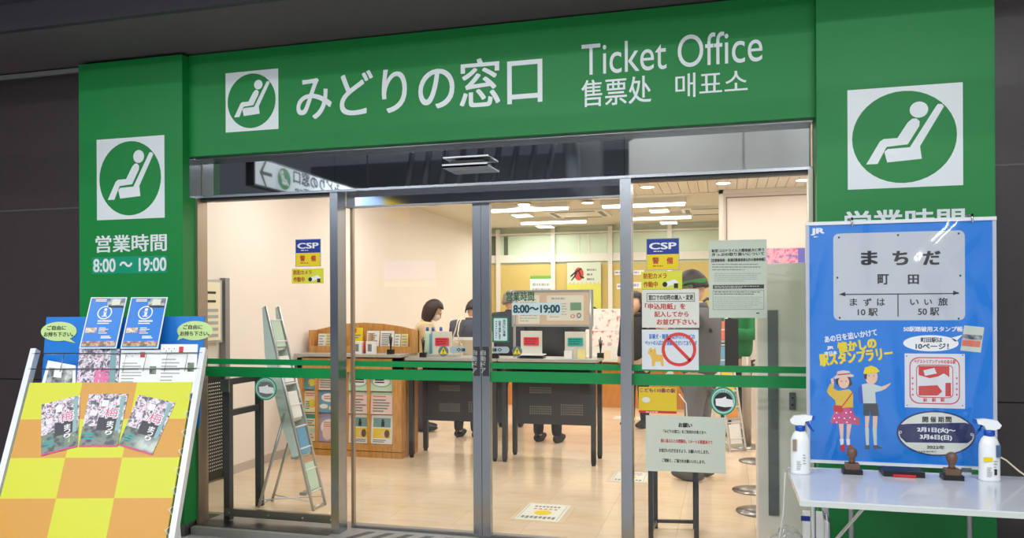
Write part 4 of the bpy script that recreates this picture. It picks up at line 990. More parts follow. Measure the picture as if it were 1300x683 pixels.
person('clerk seated behind the notice board, mostly hidden', -1.93, 11.9, radians(180), 1.40, (60, 60, 66), (40, 40, 44), (30, 26, 26), 'short', arms='write')
# ================================================================== NOTICES AND STICKERS ON THE GLASS
YS = YG-.001
def csp(x0, y0, x1, y1, xb0, yb0, xb1, yb1, where):
    t, s = notice('security_sticker', 'blue and yellow security company sticker on the %s fixed window' % where, 'sticker', YS, x0, y0, x1, y1, mat('sticker_rim', (150, 170, 180), .4), base='sticker_film')
    my = y0+(y1-y0)*.5; hx = x1-x0; hy = y1-y0
    s.rect('blue_field', mat('csp_blue', (22, 52, 150), .4), x0+.8, y0+.8, x1-.8, my, 1); s.rect('yellow_field', YELLOW, x0+.8, my, x1-.8, y1-.8, 1)
    s.text('CSP', PAPERW, x0+hx*.1, y0+hy*.14, x1-hx*.1, y0+hy*.34, .03, 2); s.lines(PAPERW, x0+hx*.22, y0+hy*.39, x1-hx*.22, y0+hy*.43, 1, .7, 2)
    s.text('警', mat('kanji_red', (190, 70, 30), .5), x0+hx*.19, y0+hy*.60, x0+hx*.38, y0+hy*.80, .04, 2); s.text('備', MATS['kanji_red'], x0+hx*.62, y0+hy*.60, x0+hx*.80, y0+hy*.80, .04, 2)
    s.lines(MATS['kanji_red'], x0+hx*.2, y0+hy*.84, x1-hx*.2, y0+hy*.90, 1, .6, 2); s.done()
    t, s = notice('camera_sticker', 'yellow sticker warning of a security camera on the %s fixed window' % where, 'sticker', YS, xb0, yb0, xb1, yb1, mat('sticker_lime', (226, 222, 60), .4), base='sticker_film')
    w_, h = xb1-xb0, yb1-yb0
    s.text('防犯カメラ', MATS['kanji_red'], xb0+w_*.06, yb0+h*.10, xb0+w_*.62, yb0+h*.40, .03, 2); s.text('作動中', MATS['kanji_red'], xb0+w_*.06, yb0+h*.56, xb0+w_*.40, yb0+h*.88, .03, 2)
    s.poly('camera_picture', PAPERW, [(xb0+w_*.55, yb0+h*.62), (xb0+w_*.82, yb0+h*.44), (xb0+w_*.92, yb0+h*.62), (xb0+w_*.84, yb0+h*.70), (xb0+w_*.62, yb0+h*.86)], 2)
    s.ell('camera_lens', BLACK, xb0+w_*.52, yb0+h*.58, xb0+w_*.64, yb0+h*.86, 3); s.rect('camera_arm', BLACK, xb0+w_*.80, yb0+h*.66, xb0+w_*.90, yb0+h*.92, 3); s.done()
csp(375, 303.5, 407.5, 338.5, 370.5, 341, 411, 360, 'left')
csp(820.5, 302.5, 862.5, 343, 814, 344.5, 866, 367.5, 'right')
INK = mat('notice_red_ink', (200, 50, 62), .5)
t, s = notice('paper_notice', 'white notice with three red lines about the application form, on the right fixed window', 'notice', YS, 815, 367, 887.5, 416, PAPER)
s.frame('box', BLACK, 821, 372, 882, 383, .6, 1); s.text('窓口での切符の購入・変更', BLACK, 823.5, 374.3, 880, 380.8, .03)
s.text('「申込用紙」を', INK, 819, 385.2, 870, 392.6, .03); s.text('記入してから', INK, 831, 395.2, 874, 402.2, .03); s.text('お並び下さい。', INK, 834, 405, 884, 412.2, .03); s.done()
t, s = notice('paper_notice', 'white notice with a yellow dog and a red prohibition ring on the right fixed window', 'notice', YS, 815, 418.5, 887, 469.5, mat('paper_cool', (224, 228, 232), .5))
LB = mat('notice_blue_ink', (60, 120, 200), .5)
s.text('盲導犬・聴導犬以外の犬などの', LB, 824, 424, 882, 430.5, .03, 1); s.text('ペットの入店はご遠慮いただいております', LB, 819, 432.3, 885, 438.3, .03, 1)
DOG = mat('dog_yellow', (236, 188, 80), .5)
s.poly('dog_picture', DOG, [(824, 443), (826, 441), (828, 443.5), (830, 443.5), (832, 441.5), (833, 446), (833, 449), (836, 451), (841, 450), (839.5, 446), (841, 443.5), (844, 444.5), (845.5, 448), (843, 452), (842, 456), (842.5, 465), (839.5, 465), (838.5, 459), (832, 459), (831, 465), (827.5, 465), (827.5, 456), (825.5, 451), (822.5, 448.5)], 1)
s.ell('eye_print', BLACK, 826, 445.2, 827, 446.6, 2)
s.ell('prohibition_ring', mat('ring_red', (222, 64, 60), .5), 840, 422, 884, 465, 3, inner=.82)
s.poly('prohibition_bar', MATS['ring_red'], [(847, 431), (850, 428.4), (877.5, 456), (874.5, 459)], 3); s.done()
t, s = notice('paper_notice', 'large greenish notice about ticket refunds beside the beige partition, on the right fixed window', 'notice', YS, 900, 304.5, 973.5, 403.5, PAPERG)
s.text('新型コロナウイルス感染拡大に伴う', BLACK, 903.5, 315.8, 970, 319.8, .03); s.text('きっぷの取り扱いについて', BLACK, 904, 320.6, 970, 324.6, .03)
s.text('【定期乗車券・普通回数乗車券以外の乗車券類】', BLACK, 903, 328, 971, 332, .03)
s.lines(GREYP, 904, 334, 968, 344, 3, .35, 1); s.lines(LGREYP, 907, 346, 966, 358, 5, .4, 1, seed=2)
s.rect('black_band', mat('band_dark', (62, 66, 62), .5), 905, 361.5, 970, 366.5, 1); s.lines(PAPER, 907, 362.5, 968, 366, 2, .4, 2, seed=4)
s.frame('box', GREYP, 905, 368.5, 970, 393, .5, 1); s.lines(BLACK, 907, 369.5, 967, 374.5, 2, .35, 1, seed=5); s.lines(LGREYP, 907, 376, 968, 391, 6, .35, 1, seed=6)
s.lines(BLACK, 960, 396.5, 969, 398.5, 1, .6, 1); s.done()
t, s = notice('paper_notice', 'greenish request notice low on the right fixed window above the guard frame', 'notice', YS, 820, 528.5, 921, 599, PAPERG)
s.text('お願い', BLACK, 861.5, 537, 878.5, 542.5, .045); s.text('「みどりの窓口」をご利用のお客さまへ', BLACK, 842.5, 546, 896.5, 550.3, .02)
s.text('前に並ぶ人との間隔を、1メートル程度あけて', INK, 839, 558, 904.5, 562.7, .03); s.text('お並びいただきますよう、お願いいたします。', BLACK, 837, 570.2, 900, 575, .025); s.text('ご理解と、ご協力をお願いいたします。', BLACK, 840.5, 583, 895, 587.5, .025)
for x0, y0, x1, y1 in ((820.5, 529, 837, 532), (905, 533, 920, 536), (820, 594, 836, 598), (903, 596, 920, 599)): s.rect('clear_tape', mat('tape_clear', (214, 218, 206), .2), x0, y0, x1, y1, 2)
s.done()
t, s = notice('yellow_sticker', 'yellow children safety sticker under the green stripes on the right fixed window', 'sticker', YS, 811, 491.5, 859, 524.5, mat('sticker_gold', (228, 196, 44), .4), base='sticker_film')
s.text('こども110番の駅', mat('ink_plum', (130, 50, 90), .5), 812.5, 492.8, 857.5, 498.2, .03); s.rect('red_base', RED, 811, 521.5, 859, 524.5, 1); s.lines(PAPERW, 820, 522.2, 850, 523.8, 1, .6, 2); s.ell('speech_bubble', PAPER, 815, 504, 825.5, 511, 1)
s.done()
RING = mat('ring_green', (40, 150, 110), .4)
def hand(x0, y0, x1, y1, lb, door=False):
    t, s = notice('hand_sticker', lb, 'sticker', YS, x0+8, y0+8, x1-8, y1-8, PAPERW, base='sticker_center')
    w_, h = x1-x0, y1-y0
    s.ell('ring', RING, x0, y0, x1, y1, 1, n=36); s.ell('ring', mat('ring_pale', (196, 226, 214), .4), x0+w_*.06, y0+h*.06, x1-w_*.06, y1-h*.06, 2, n=36); s.ell('ring_inner', mat('disc_teal', (110, 170, 160), .4), x0+w_*.10, y0+h*.10, x1-w_*.10, y1-h*.10, 3)
    s.ell('disc', BLACK if door else mat('disc_smoke', (120, 116, 110), .4), x0+w_*.14, y0+h*.2, x1-w_*.14, y1-h*.14, 4)
    s.poly('hand_print', PAPERW, [(x0+w_*.2, y0+h*.42), (x0+w_*.45, y0+h*.40), (x0+w_*.6, y0+h*.34), (x0+w_*.62, y0+h*.42), (x0+w_*.86, y0+h*.46), (x0+w_*.88, y0+h*.70), (x0+w_*.55, y0+h*.72), (x0+w_*.22, y0+h*.66)], 5)
    s.text('ひらきます', MATS['ring_pale'], x0+w_*.26, y0+h*.115, x1-w_*.26, y0+h*.20, .03, 6); s.done()
hand(323.5, 478.5, 351.5, 508, 'round green hand sticker on the left fixed window')
hand(901.5, 491, 935, 527, 'round green hand sticker on the right fixed window', True)
YSD = YD+.009
TG = mat('glass_text_green', (10, 96, 70), .4)
t = T('glass_lettering', 'green opening hours lettering with a white hours plate on the right sliding door', 'lettering', (at_y(680, 400, YSD).x, YSD, 1.37))
s = Sheet(t, (0, YSD, 0)); s.board('hours_plate', mat('plate_ice', (206, 222, 222), .4), 650, 384.3, 713, 400)
s.text('営業時間', TG, 643, 370.5, 678, 382, .035, 3); s.text('8:00～19:00', mat('hours_ink', (24, 74, 84), .4), 652, 387.3, 710.5, 397, .04, 3); s.done()
t, s = notice('framed_label', 'white vertical text label with a green rim beside the meeting stiles', 'label', YSD, 625, 402, 646, 434.5, mat('label_rim_green', (20, 120, 80), .4))
s.rrect('label_face', mat('label_ice', (206, 224, 226), .4), 627, 404, 644, 432.5, .006, 1)
s.vtext('足元にご注意', BLACK, 638.5, 405.5, 642, 427, .03); s.vtext('自動で開閉します', BLACK, 633.2, 407, 636, 431, .02); s.lines(GREYP, 629, 407, 631.5, 430, 8, .5, 2); s.done()
for x, lb in ((563, 'round warning triangle sticker left of the meeting stiles'), (656.5, 'round warning triangle sticker right of the meeting stiles')):
    t, s = notice('warning_sticker', lb, 'sticker', YSD, x-4, 442, x+4, 450, DGREY, 'warning stickers on the sliding doors', base='sticker_center')
    s.ell('disc', mat('warn_grey', (96, 118, 112), .4), x-6.5, 439.5, x+6.5, 452.5, 1); s.poly('triangle', YELLOW, [(x-5, 449.5), (x+5, 449.5), (x, 441)], 2); s.text('!', BLACK, x-.7, 443.6, x+.7, 448.6, .03, 3); s.done()
for x0, x1, lb in ((571, 592, 'grey door label left of the meeting stiles'), (625, 646.5, 'grey door label right of the meeting stiles')):
    t, s = notice('door_label', lb, 'label', YSD, x0+4, 440.5, x1-4, 447.5, mat('label_slate', (168, 184, 186), .4), 'grey labels on the sliding doors')
    s.rrect('face', mat('label_slate', (168, 184, 186), .4), x0, 440, x1, 448.3, .016, 0)
    c = x1-9.5 if x0 < 600 else x0+9.5
    s.poly('diamond', BLACK, [(c-3, 444), (c, 441.6), (c+3, 444), (c, 446.6)], 2); s.ell('diamond_hole', MATS['label_slate'], c-1.2, 443, c+1.2, 445.2, 3)
    s.text('自動', BLACK, c+3.5 if x0 < 600 else c-8.5, 442, c+8 if x0 < 600 else c-4, 446.3, .05, 2); s.done()

# ================================================================== BROCHURE STAND ON THE LEFT
U = Vector((cos(YAW), sin(YAW), 0)); AW = Vector((-sin(YAW), cos(YAW), 0)); UPV = Vector((0, 0, 1))
tl = radians(66); VP = UPV*sin(tl)+AW*cos(tl); NP = U.cross(VP)
t = T('brochure_stand', 'white brochure stand with a yellow and orange chequered front and blue back board', 'brochure stand', tuple(Vector(at_t(140, 600, 4.1).xy.to_3d()) + Vector((0, 0, ZO))))
P0 = EYE + AW*4.25 + UPV*(-.40) + U*0.0
s = Sheet(t, P0, U, VP, first=.0004)
CY = mat('check_yellow', (212, 214, 40), .42); CO = mat('check_orange', (214, 154, 60), .42)
a0, a1 = -2.606, -1.728; b1 = s.pix(140, 485.5)[1]
rows_b = [b1] + [s.pix(140, y)[1] for y in (532, 581, 632.5)]; rows_b += [rows_b[-1]-.235, rows_b[-1]-.46]
t.p('front_panel', prism(BM(), s.O, s.u, s.v, s.n, [(a0, rows_b[-1]), (a1, rows_b[-1]), (a1, b1), (a0, b1)], -.012, 0), CY)
ca = [a0, a0+.285, a0+.58, a1]
for r in range(5):
    for c_ in range(3):
        s.poly('yellow_square' if (r+c_) % 2 == 0 else 'orange_square', CY if (r+c_) % 2 == 0 else CO, [(ca[c_], rows_b[r+1]), (ca[c_+1], rows_b[r+1]), (ca[c_+1], rows_b[r]), (ca[c_], rows_b[r])], 0, False)
s.done()
P1 = EYE + AW*4.35 + UPV*(-.218)                       # pole line at the top ends
def pp_(a, d, off=0.0): return P1 + U*a + VP*d + NP*off  # d along the slope
for a in (-2.632, -1.700):
    t.p('side_pole', bevel(bar(BM(), pp_(a, 0), pp_(a, -1.34), .030, .045, up=NP), .006, 2), WMETAL)
    q = pp_(a, -.95, -.02); t.p('rear_leg', bar(BM(), q, Vector((q.x, q.y, ZO))+AW*.06, .022), WMETAL)
    t.p('foot', bar(BM(), pp_(a, -1.34), pp_(a, -1.34)+AW*.45, .03), WMETAL)
for d in (-.03, -.12, -.45, -.75, -1.1): t.p('shelf_wire', tb([pp_(-2.632, d, .02 if d > -.2 else -.03), pp_(-1.70, d, .02 if d > -.2 else -.03)], .003, 6), STEELD)
for i in range(4):
    x0 = -2.56+i*.225
    t.p('pocket_wire', tb([pp_(x0, -.14, .03), pp_(x0, .0-.04, .03), pp_(x0+.11, -.04, .03), pp_(x0+.11, -.14, .03)], .002, 6), STEELD)
for i in range(9): t.p('wire_hook', tb([pp_(-1.715, -.25-i*.1, .0), pp_(-1.725, -.28-i*.1, .05), pp_(-1.715, -.31-i*.1, .0)], .003, 6), WMETAL)
tb_ = radians(82); VB = UPV*sin(tb_)+AW*cos(tb_)
PB = EYE + AW*4.47 + UPV*(-.05)
sb = Sheet(t, PB, U, VB, first=.0006)
A0, B1 = sb.pix(59, 402.5); A1, _ = sb.pix(260, 403)
t.p('back_board', prism(BM(), sb.O, sb.u, sb.v, sb.n, [(A0, B1-.62), (A1, B1-.62), (A1, B1), (A0, B1)], -.008, 0), BLUE)
BUB = mat('bubble_green', (200, 226, 150), .4)
for k, (x0, y0, x1, y1) in enumerate(((52, 408.5, 97.5, 433), (225, 407.5, 270, 432))):
    tt = T('speech_bubble_sign', 'pale green speech bubble card at the %s end of the blue back board' % ('left', 'right')[k], 'sign', tuple(PB+U*0+Vector((0, 0, 0))), 'speech bubble cards')
    q = sb.pix((x0+x1)/2, (y0+y1)/2); tt.loc = PB+U*q[0]+VB*q[1]; tt.o.location = tt.loc
    s2 = Sheet(tt, PB+sb.n*.003, U, VB, first=.0012)
    aa0, bb0, aa1, bb1 = s2.R(x0, y0, x1, y1); cx, cy, rx, ry = (aa0+aa1)/2, (bb0+bb1)/2, (aa1-aa0)/2, (bb1-bb0)/2
    pts = [(cx+rx*cos(2*pi*i/36), cy+ry*sin(2*pi*i/36)) for i in range(36)]
    tail = 30 if k == 0 else 22; pts[tail] = (pts[tail][0]+(.05 if k == 0 else -.02), pts[tail][1]-.02)
    tt.p('card', prism(BM(), s2.O, s2.u, s2.v, s2.n, pts, 0, .001), BUB)
    INKG = mat('bubble_ink', (40, 60, 40), .5)
    s2.text('ご自由に', INKG, x0+8, y0+5, x0+32, y0+10.5, .03); s2.text('お持ち下さい。', INKG, x0+4, y0+13, x0+41, y0+18.8, .03); s2.done()
# two blue information posters standing in the top pockets
PI_ = P1 + NP*.03
for k, (x0, x1, xb0, xb1) in enumerate(((112, 159.5, 104.3, 151.3), (163.2, 210.8, 156.3, 204))):
    tt = T('information_poster', '%s blue information poster with a white letter i in a ring' % ('left', 'right')[k], 'poster', tuple(PI_), 'blue information posters')
    si = Sheet(tt, PI_, U, VP, first=.0008)
    q0, q1, q2, q3 = si.pix(xb0, 442.5), si.pix(xb1, 442.5), si.pix(x1, 377.5), si.pix(x0, 377.5)
    tt.loc = PI_+U*q0[0]+VP*q0[1]; tt.o.location = tt.loc
    W_ = q1[0]-q0[0]; L_ = q3[1]-q0[1]; ax = (q0[0]+q3[0])/2; ay = q0[1]
    def q(a, b): return (ax+W_*a, ay+L_*(1-b))
    def rr(nm, m, c0, d0, c1, d1, k_=1): si.poly(nm, m, [q(c0, d1), q(c1, d1), q(c1, d0), q(c0, d0)], k_, False)
    tt.p('poster_sheet', prism(BM(), si.O, si.u, si.v, si.n, [q(0, 1), q(1, 1), q(1, 0), q(0, 0)], -.002, .0005), PAPERW)
    rr('blue_field', BLUE, .03, .02, .97, .98, 1)
    rr('photo_strip', ramp_mat('photo_grey', [(.35, (70, 76, 84)), (.5, (150, 156, 158)), (.65, (206, 204, 196))], 30, .4), .5, .03, .96, .19, 2); rr('photo_dark', BLACK, .55, .17, .96, .21, 3); rr('photo_white', PAPER, .62, .05, .84, .16, 3)
    n = 28
    for i in range(n):
        g0, g1 = 2*pi*i/n, 2*pi*(i+1)/n; asp = W_/L_
        def rg(g, r): return q(.48+.20*r*cos(g), .31-.20*r*asp*sin(g))
        si.poly('ring', PAPERW, [rg(g0, 1), rg(g1, 1), rg(g1, .84), rg(g0, .84)], 3, False)
    for (c0, d0, c1, d1) in ((.44, .285, .52, .31), (.46, .285, .53, .38), (.42, .37, .56, .39)): rr('letter_i', PAPERW, c0, d0, c1, d1, 3)
    si.poly('letter_i', PAPERW, [(q(.49, .25)[0]+W_*.045*cos(i*pi/6), q(.49, .25)[1]+W_*.045*sin(i*pi/6)) for i in range(12)], 3, False)
    for (d0, d1, c0, c1) in ((.46, .49, .34, .72), (.51, .53, .34, .66), (.045, .065, .16, .46), (.075, .09, .16, .46), (.60, .615, .42, .6), (.63, .645, .42, .68), (.66, .675, .42, .6), (.70, .715, .42, .66), (.76, .78, .52, .76), (.79, .81, .52, .8)): rr('small_print', PAPERW, c0, d0, c1, d1, 3)
    vs, fs, _ = text_geo('まちの案内所', .03)
    bm_ = si.get('lettering', PAPERW); nn = [bm_.verts.new(si.O+si.u*(q(.34+.34*a_, 0)[0])+si.v*(q(0, .495-.045*b_)[1])+si.n*(.003+e_)) for a_, b_, e_ in vs]
    for f_ in fs:
        try: bm_.faces.new([nn[i] for i in f_])
        except ValueError: pass
    rr('photo_bowl', ramp_mat('photo_food', [(.35, (120, 84, 60)), (.5, (210, 180, 150)), (.65, (236, 226, 214))], 40, .4), .06, .60, .36, .70, 2)
    rr('photo_band', ramp_mat('photo_food2', [(.3, (90, 100, 84)), (.45, (170, 110, 90)), (.55, (210, 190, 160)), (.7, (120, 130, 140))], 45, .4), .05, .86, .95, .96, 2)
    si.done()
# brochures in the second row
BLOS = ramp_mat('plum_blossom', [(.30, (60, 56, 66)), (.42, (112, 104, 118)), (.50, (206, 196, 206)), (.56, (240, 236, 242)), (.62, (206, 150, 176)), (.72, (90, 80, 96))], 44, .35, detail=3, distort=.6, coat=.2)
BLOS2 = ramp_mat('garden_picture', [(.35, (54, 64, 70)), (.5, (120, 136, 124)), (.6, (110, 130, 84)), (.7, (180, 196, 190))], 30, .35, detail=4, coat=.2)
PR = P1 + NP*.012
def pocket(quad, base, lb, deco=None, plane=PR, th=.006, cat='brochure', group='brochures in the wire pockets'):
    tt = T('brochure', lb, cat, tuple(plane), group)
    si = Sheet(tt, plane, U, VP, first=.0006)
    qs = [si.pix(*p) for p in quad]                     # TL TR BR BL
    tt.loc = plane+U*qs[3][0]+VP*qs[3][1]; tt.o.location = tt.loc
    tt.p('cover', prism(BM(), si.O, si.u, si.v, si.n, [qs[3], qs[2], qs[1], qs[0]], -th, .0004), base)
    def m_(a, b):
        tx = qs[0][0]*(1-a)+qs[1][0]*a, qs[0][1]*(1-a)+qs[1][1]*a; bt = qs[3][0]*(1-a)+qs[2][0]*a, qs[3][1]*(1-a)+qs[2][1]*a
        return (tx[0]*(1-b)+bt[0]*b, tx[1]*(1-b)+bt[1]*b)
    def rr(nm, m, a0_, b0_, a1_, b1_, k=1): si.poly(nm, m, [m_(a0_, b1_), m_(a1_, b1_), m_(a1_, b0_), m_(a0_, b0_)], k, False)
    def tx(body, m, a0_, b0_, a1_, b1_, bold=.03, k=3):
        vs, fs, _ = text_geo(body, bold); bm_ = si.get('lettering', m); nn = []
        for x_, y_, e_ in vs:
            pa = m_(a0_+(a1_-a0_)*x_, b1_-(b1_-b0_)*y_); nn.append(bm_.verts.new(si.O+si.u*pa[0]+si.v*pa[1]+si.n*(si.first+si.step*k+e_)))
        for f_ in fs:
            try: bm_.faces.new([nn[i] for i in f_])
            except ValueError: pass
    if deco: deco(rr, tx)
    si.done(); return tt
def dw(rr, tx):
    rd = random.Random(3); rr('print', RED, .50, .05, .62, .18); rr('photo', MATS['garden_picture'], .76, .38, .93, .56)
    for i in range(9): rr('print', LGREYP, .06, .30+i*.07, .06+rd.uniform(.3, .62), .325+i*.07)
    for i in range(5): rr('print', [ORANGE, SKY, GREYP, TEAL, SALMON][i], .08+i*.07, .08+.05*(i % 2), .10+i*.07, .11+.05*(i % 2))
pocket([(61, 457.5), (96, 464), (96, 500), (50, 498)], PAPERW, 'white leaflet with a small building picture, leftmost in the wire pockets', lambda rr, tx: (rr('photo', MATS['photo_grey'], .1, .2, .9, .75), rr('print', PAPERW, .3, .1, .55, .5, 2)))
pocket([(101, 443), (152, 443), (149, 500), (96, 500)], BLOS, 'plum blossom booklet standing in the second wire pocket', lambda rr, tx: (rr('side_strip', DTEAL, .78, 0, .93, 1), tx('梅', mat('kanji_pink', (226, 110, 160), .4), .42, .42, .78, .85)))
pocket([(154, 444), (203.5, 444), (200, 500), (149, 500)], PAPERW, 'white map leaflet with a red mark in the third wire pocket', dw)
pocket([(204.5, 437), (251, 437), (248, 500), (199, 500)], PAPERW, 'white map leaflet with a red mark in the rightmost wire pocket', dw)
# three plum festival booklets fixed to the chequered panel
KP = mat('kanji_magenta', (214, 80, 140), .4); MAG = mat('edge_magenta', (214, 60, 130), .4)
def dm(rr, tx):
    rr('garden', BLOS2, 0, .62, 1, .97); rr('shade', mat('print_shadow', (52, 46, 58), .4), .36, .45, .84, .70, 1.5); rr('side_strip', mat('strip_teal', (140, 176, 176), .4), .84, .03, .95, .70, 2); rr('bottom_edge', MAG, 0, .972, 1, 1, 2)
    rr('blossom', PAPERW, .38, .12, .55, .24, 2); rr('blossom', mat('petal', (236, 224, 230), .5), .12, .32, .30, .42, 2)
    tx('梅', PAPERW, .50, .25, .86, .47, .05, 2.5); tx('梅', KP, .51, .26, .85, .46, 0, 4)
    for i, ch in enumerate('まつり'): tx(ch, PAPERW, .62-.0*i, .52+i*.09, .78, .60+i*.09, .04, 3)
    for i in range(3): rr('print_teal', TEAL, .08, .74+i*.05, .32, .77+i*.05, 2)
PF = P0
for quad, lb in (([(52.7, 513.7), (101.8, 501.5), (98.4, 567), (52.2, 578.8)], 'left of three plum blossom booklets on the chequered panel'),
                 ([(113.1, 500.2), (162.7, 500.2), (149.1, 567), (100, 567)], 'middle of three plum blossom booklets on the chequered panel'),
                 ([(176.2, 501), (222.7, 511.2), (193.1, 577.6), (150, 565.3)], 'right of three plum blossom booklets on the chequered panel')):
    pocket(quad, BLOS, lb, dm, plane=P0+NP*.0035, th=.0025, cat='booklet', group='plum blossom booklets on the chequered panel')

# ================================================================== POSTER STAND AND STAMP TABLE ON THE RIGHT
YP = 3.95
t = T('poster_stand', 'blue station stamp rally poster hung on a stand behind the white table', 'poster stand', (.78, YP+.06, ZO))
s = Sheet(t, (0, YP, 0), first=.0006)
s.board('poster_sheet', BLUE, 1024.5, 279.5+3, 1264, 588.5, .0005, .004)
a0, b0, a1, b1 = s.ext
for za, zb in ((b0-.012, b0+.002), (b1-.002, b1+.014)): t.p('poster_rail', bevel(bx(a0-.004, a1+.004, YP-.008, YP+.012, za, zb), .003, 1), WMETAL)
for xa in (a0-.004, a1-.012): t.p('side_edge', bx(xa, xa+.016, YP-.004, YP+.006, b0, b1), mat('edge_pale', (186, 190, 204), .3))
for px in (1079, 1229):
    X = at_y(px, 290, YP+.05).x
    t.p('stand_pole', tb([(X, YP+.05, ZO), (X, YP+.05, b1+.03)], .012, 10), ALU)
    t.p('clip', tb([(X, YP+.05, b1+.02), (X, YP-.015, b1+.025), (X, YP-.015, b1-.01)], .005, 8), CHROME)
    t.p('stand_foot', bar(BM(), (X, YP-.2, ZO+.012), (X, YP+.3, ZO+.012), .03), ALU)
X = at_y(1226, 594, YP).x; t.p('clamp', bevel(bx(X-.02, X+.02, YP-.012, YP+.04, b0-.05, b0-.005), .005, 2), CHROME)
# printing
PG = mat('plate_grey', (196, 200, 206), .3, coat=.3); PINK_ = mat('print_rose', (214, 110, 160), .5)
s.text('JR', PAPERW, 1030, 290, 1046, 298.5, .05); s.lines(PAPERW, 1033, 300, 1044, 301.5, 1, .8)
s.rrect('station_plate', PG, 1058, 294.5, 1225, 406.5, .025, 1)
for x, y in ((1065, 301.5), (1140, 298.5), (1217, 296.5), (1063, 352.5), (1219, 350), (1066, 404.5-1), (1217, 404.5)): s.ell('rivet_print', BLACK, x-1.4, y-1.4, x+1.4, y+1.4, 2, n=10)
for ch, x0, x1 in (('ま', 1094, 1113), ('ち', 1134, 1152), ('だ', 1172.5, 1193)): s.text(ch, BLACK, x0, 319, x1, 336, .045)
s.text('町', BLACK, 1114.5, 348.3, 1128, 361, .035); s.text('田', BLACK, 1153, 348.8, 1166, 360.5, .035)
s.rect('rule', BLACK, 1066, 372.6, 1217, 373.9, 2); s.rect('rule', BLACK, 1139.3, 373, 1140.6, 402, 2)
s.poly('rule', BLACK, [(1065.5, 373.6), (1073, 370.6), (1073, 376.4)], 2); s.poly('rule', BLACK, [(1218, 371.8), (1210, 369), (1210, 374.8)], 2)
for ch, x0, x1, y0, y1 in (('ま', 1079, 1088, 379, 388), ('ず', 1096, 1106, 379, 388.5), ('は', 1113.5, 1123, 379, 388), ('い', 1155.5, 1166, 380, 387), ('い', 1173.5, 1183, 380, 387), ('旅', 1191, 1203, 378, 388)): s.text(ch, BLACK, x0, y0, x1, y1, .02)
s.text('10 駅', BLACK, 1089, 391.5, 1114, 401, .02); s.text('50 駅', BLACK, 1165.5, 390.5, 1192, 400.5, .02)
s.text('あの日を追いかけて', PAPERW, 1046.5, 422, 1113.5, 430.5, .03, rot=9)
s.text('JR', PAPERW, 1050, 439.5, 1058, 444, .05); s.text('東日本', PAPERW, 1046.5, 446, 1062.5, 450.5, .05, rot=6)
s.text('懐かしの', YELLOW, 1063.5, 431.5, 1112, 445, .06, rot=9); s.text('駅スタンプラリー', YELLOW, 1040.5, 445, 1133, 460.5, .06, rot=7)
s.text('50駅踏破用スタンプ帳', PAPERW, 1147, 414.5, 1222, 421, .03); s.ell('speech_oval', PAPERW, 1146.5, 425.5, 1217, 446, 1)
s.poly('speech_oval', PAPERW, [(1207, 429), (1222, 425), (1213, 434)], 1); s.text('町田駅は', BLACK, 1169, 428.5, 1196, 434.5, .03); s.text('10ページ！', BLACK, 1162.5, 436, 1204, 443, .03)
s.poly('booklet_picture', PAPERG, [(1224, 413), (1249.5, 415.5), (1245, 447.5), (1219, 445)], 1); s.poly('booklet_picture', SALMON, [(1221.5, 431), (1245, 433), (1244, 441), (1220.5, 439)], 2); s.poly('booklet_photo', MATS['photo_grey'], [(1222, 424), (1247, 426), (1246, 432), (1221, 430)], 2)
s.rect('stamp_sheet', mat('stamp_paper', (226, 224, 226), .4), 1148.5, 449, 1225, 518, 1)
SR = mat('stamp_red', (206, 62, 60), .5)
for x, y in ((1151, 452), (1222, 451), (1151.5, 514.5), (1222, 515)): s.ell('rivet_print', BLACK, x-.8, y-.8, x+.8, y+.8, 2, n=8)
s.rrect('stamp_border', SR, 1154.5, 453.5, 1218.5, 513, .04, 2); s.rrect('stamp_field', MATS['stamp_paper'], 1155.8, 454.8, 1217.2, 511.7, .037, 3)
s.text('ペデストリアンデッキのある駅', SR, 1160, 456.5, 1213, 461.5, .03, 4)
for k in range(4):
    for xx in (1158.5, 1214.5):
        s.poly('stamp_star', SR, [(xx+(1.8 if i % 2 == 0 else .8)*sin(i*pi/5), 480+k*7-(1.8 if i % 2 == 0 else .8)*cos(i*pi/5)) for i in range(10)], 4)
s.rrect('stamp_border', SR, 1163, 463, 1210, 505, .02, 4); s.rrect('stamp_field', MATS['stamp_paper'], 1164, 464, 1209, 504, .018, 5)
s.poly('stamp_art', SR, [(1166, 464.5), (1205, 464.5), (1205, 478), (1196, 483), (1190, 478), (1180, 480), (1166, 476)], 6); s.poly('stamp_art', SR, [(1166, 490), (1190, 489), (1196, 497), (1190, 502), (1166, 502)], 6); s.poly('stamp_art', SR, [(1200, 486), (1207, 486), (1207, 503), (1200, 503)], 6)
for q in ([(1172, 470), (1186, 467), (1189, 474), (1174, 477)], [(1186, 480), (1198, 474), (1204, 478), (1192, 488)], [(1172, 483), (1188, 482), (1186, 487), (1170, 488)]): s.poly('stamp_art_white', MATS['stamp_paper'], q, 7)
for x in (1172, 1183, 1194): s.text('駅', SR, x, 505.5, x+5, 510, .03, 4)
s.ell('date_oval', mat('oval_rim', (50, 60, 110), .4), 1138, 521.5, 1239, 579, 1, n=48); s.ell('date_oval_field', mat('oval_cream', (226, 228, 214), .4), 1140.5, 523.5, 1236.5, 577, 2, n=48)
a_0 = 1141.5
s.poly('date_band', mat('band_navy', (42, 48, 96), .4), [(1141.5, 539), (1152, 538), (1225, 536.5), (1234.5, 539.5), (1236.6, 548), (1234, 558), (1228, 562.5), (1150, 561.5), (1143, 555), (1140.8, 547)], 3)
for ch, x in zip('開催期間', (1171, 1181, 1191, 1200.5)): s.text(ch, BLACK, x, 529, x+7, 536, .03, 4)
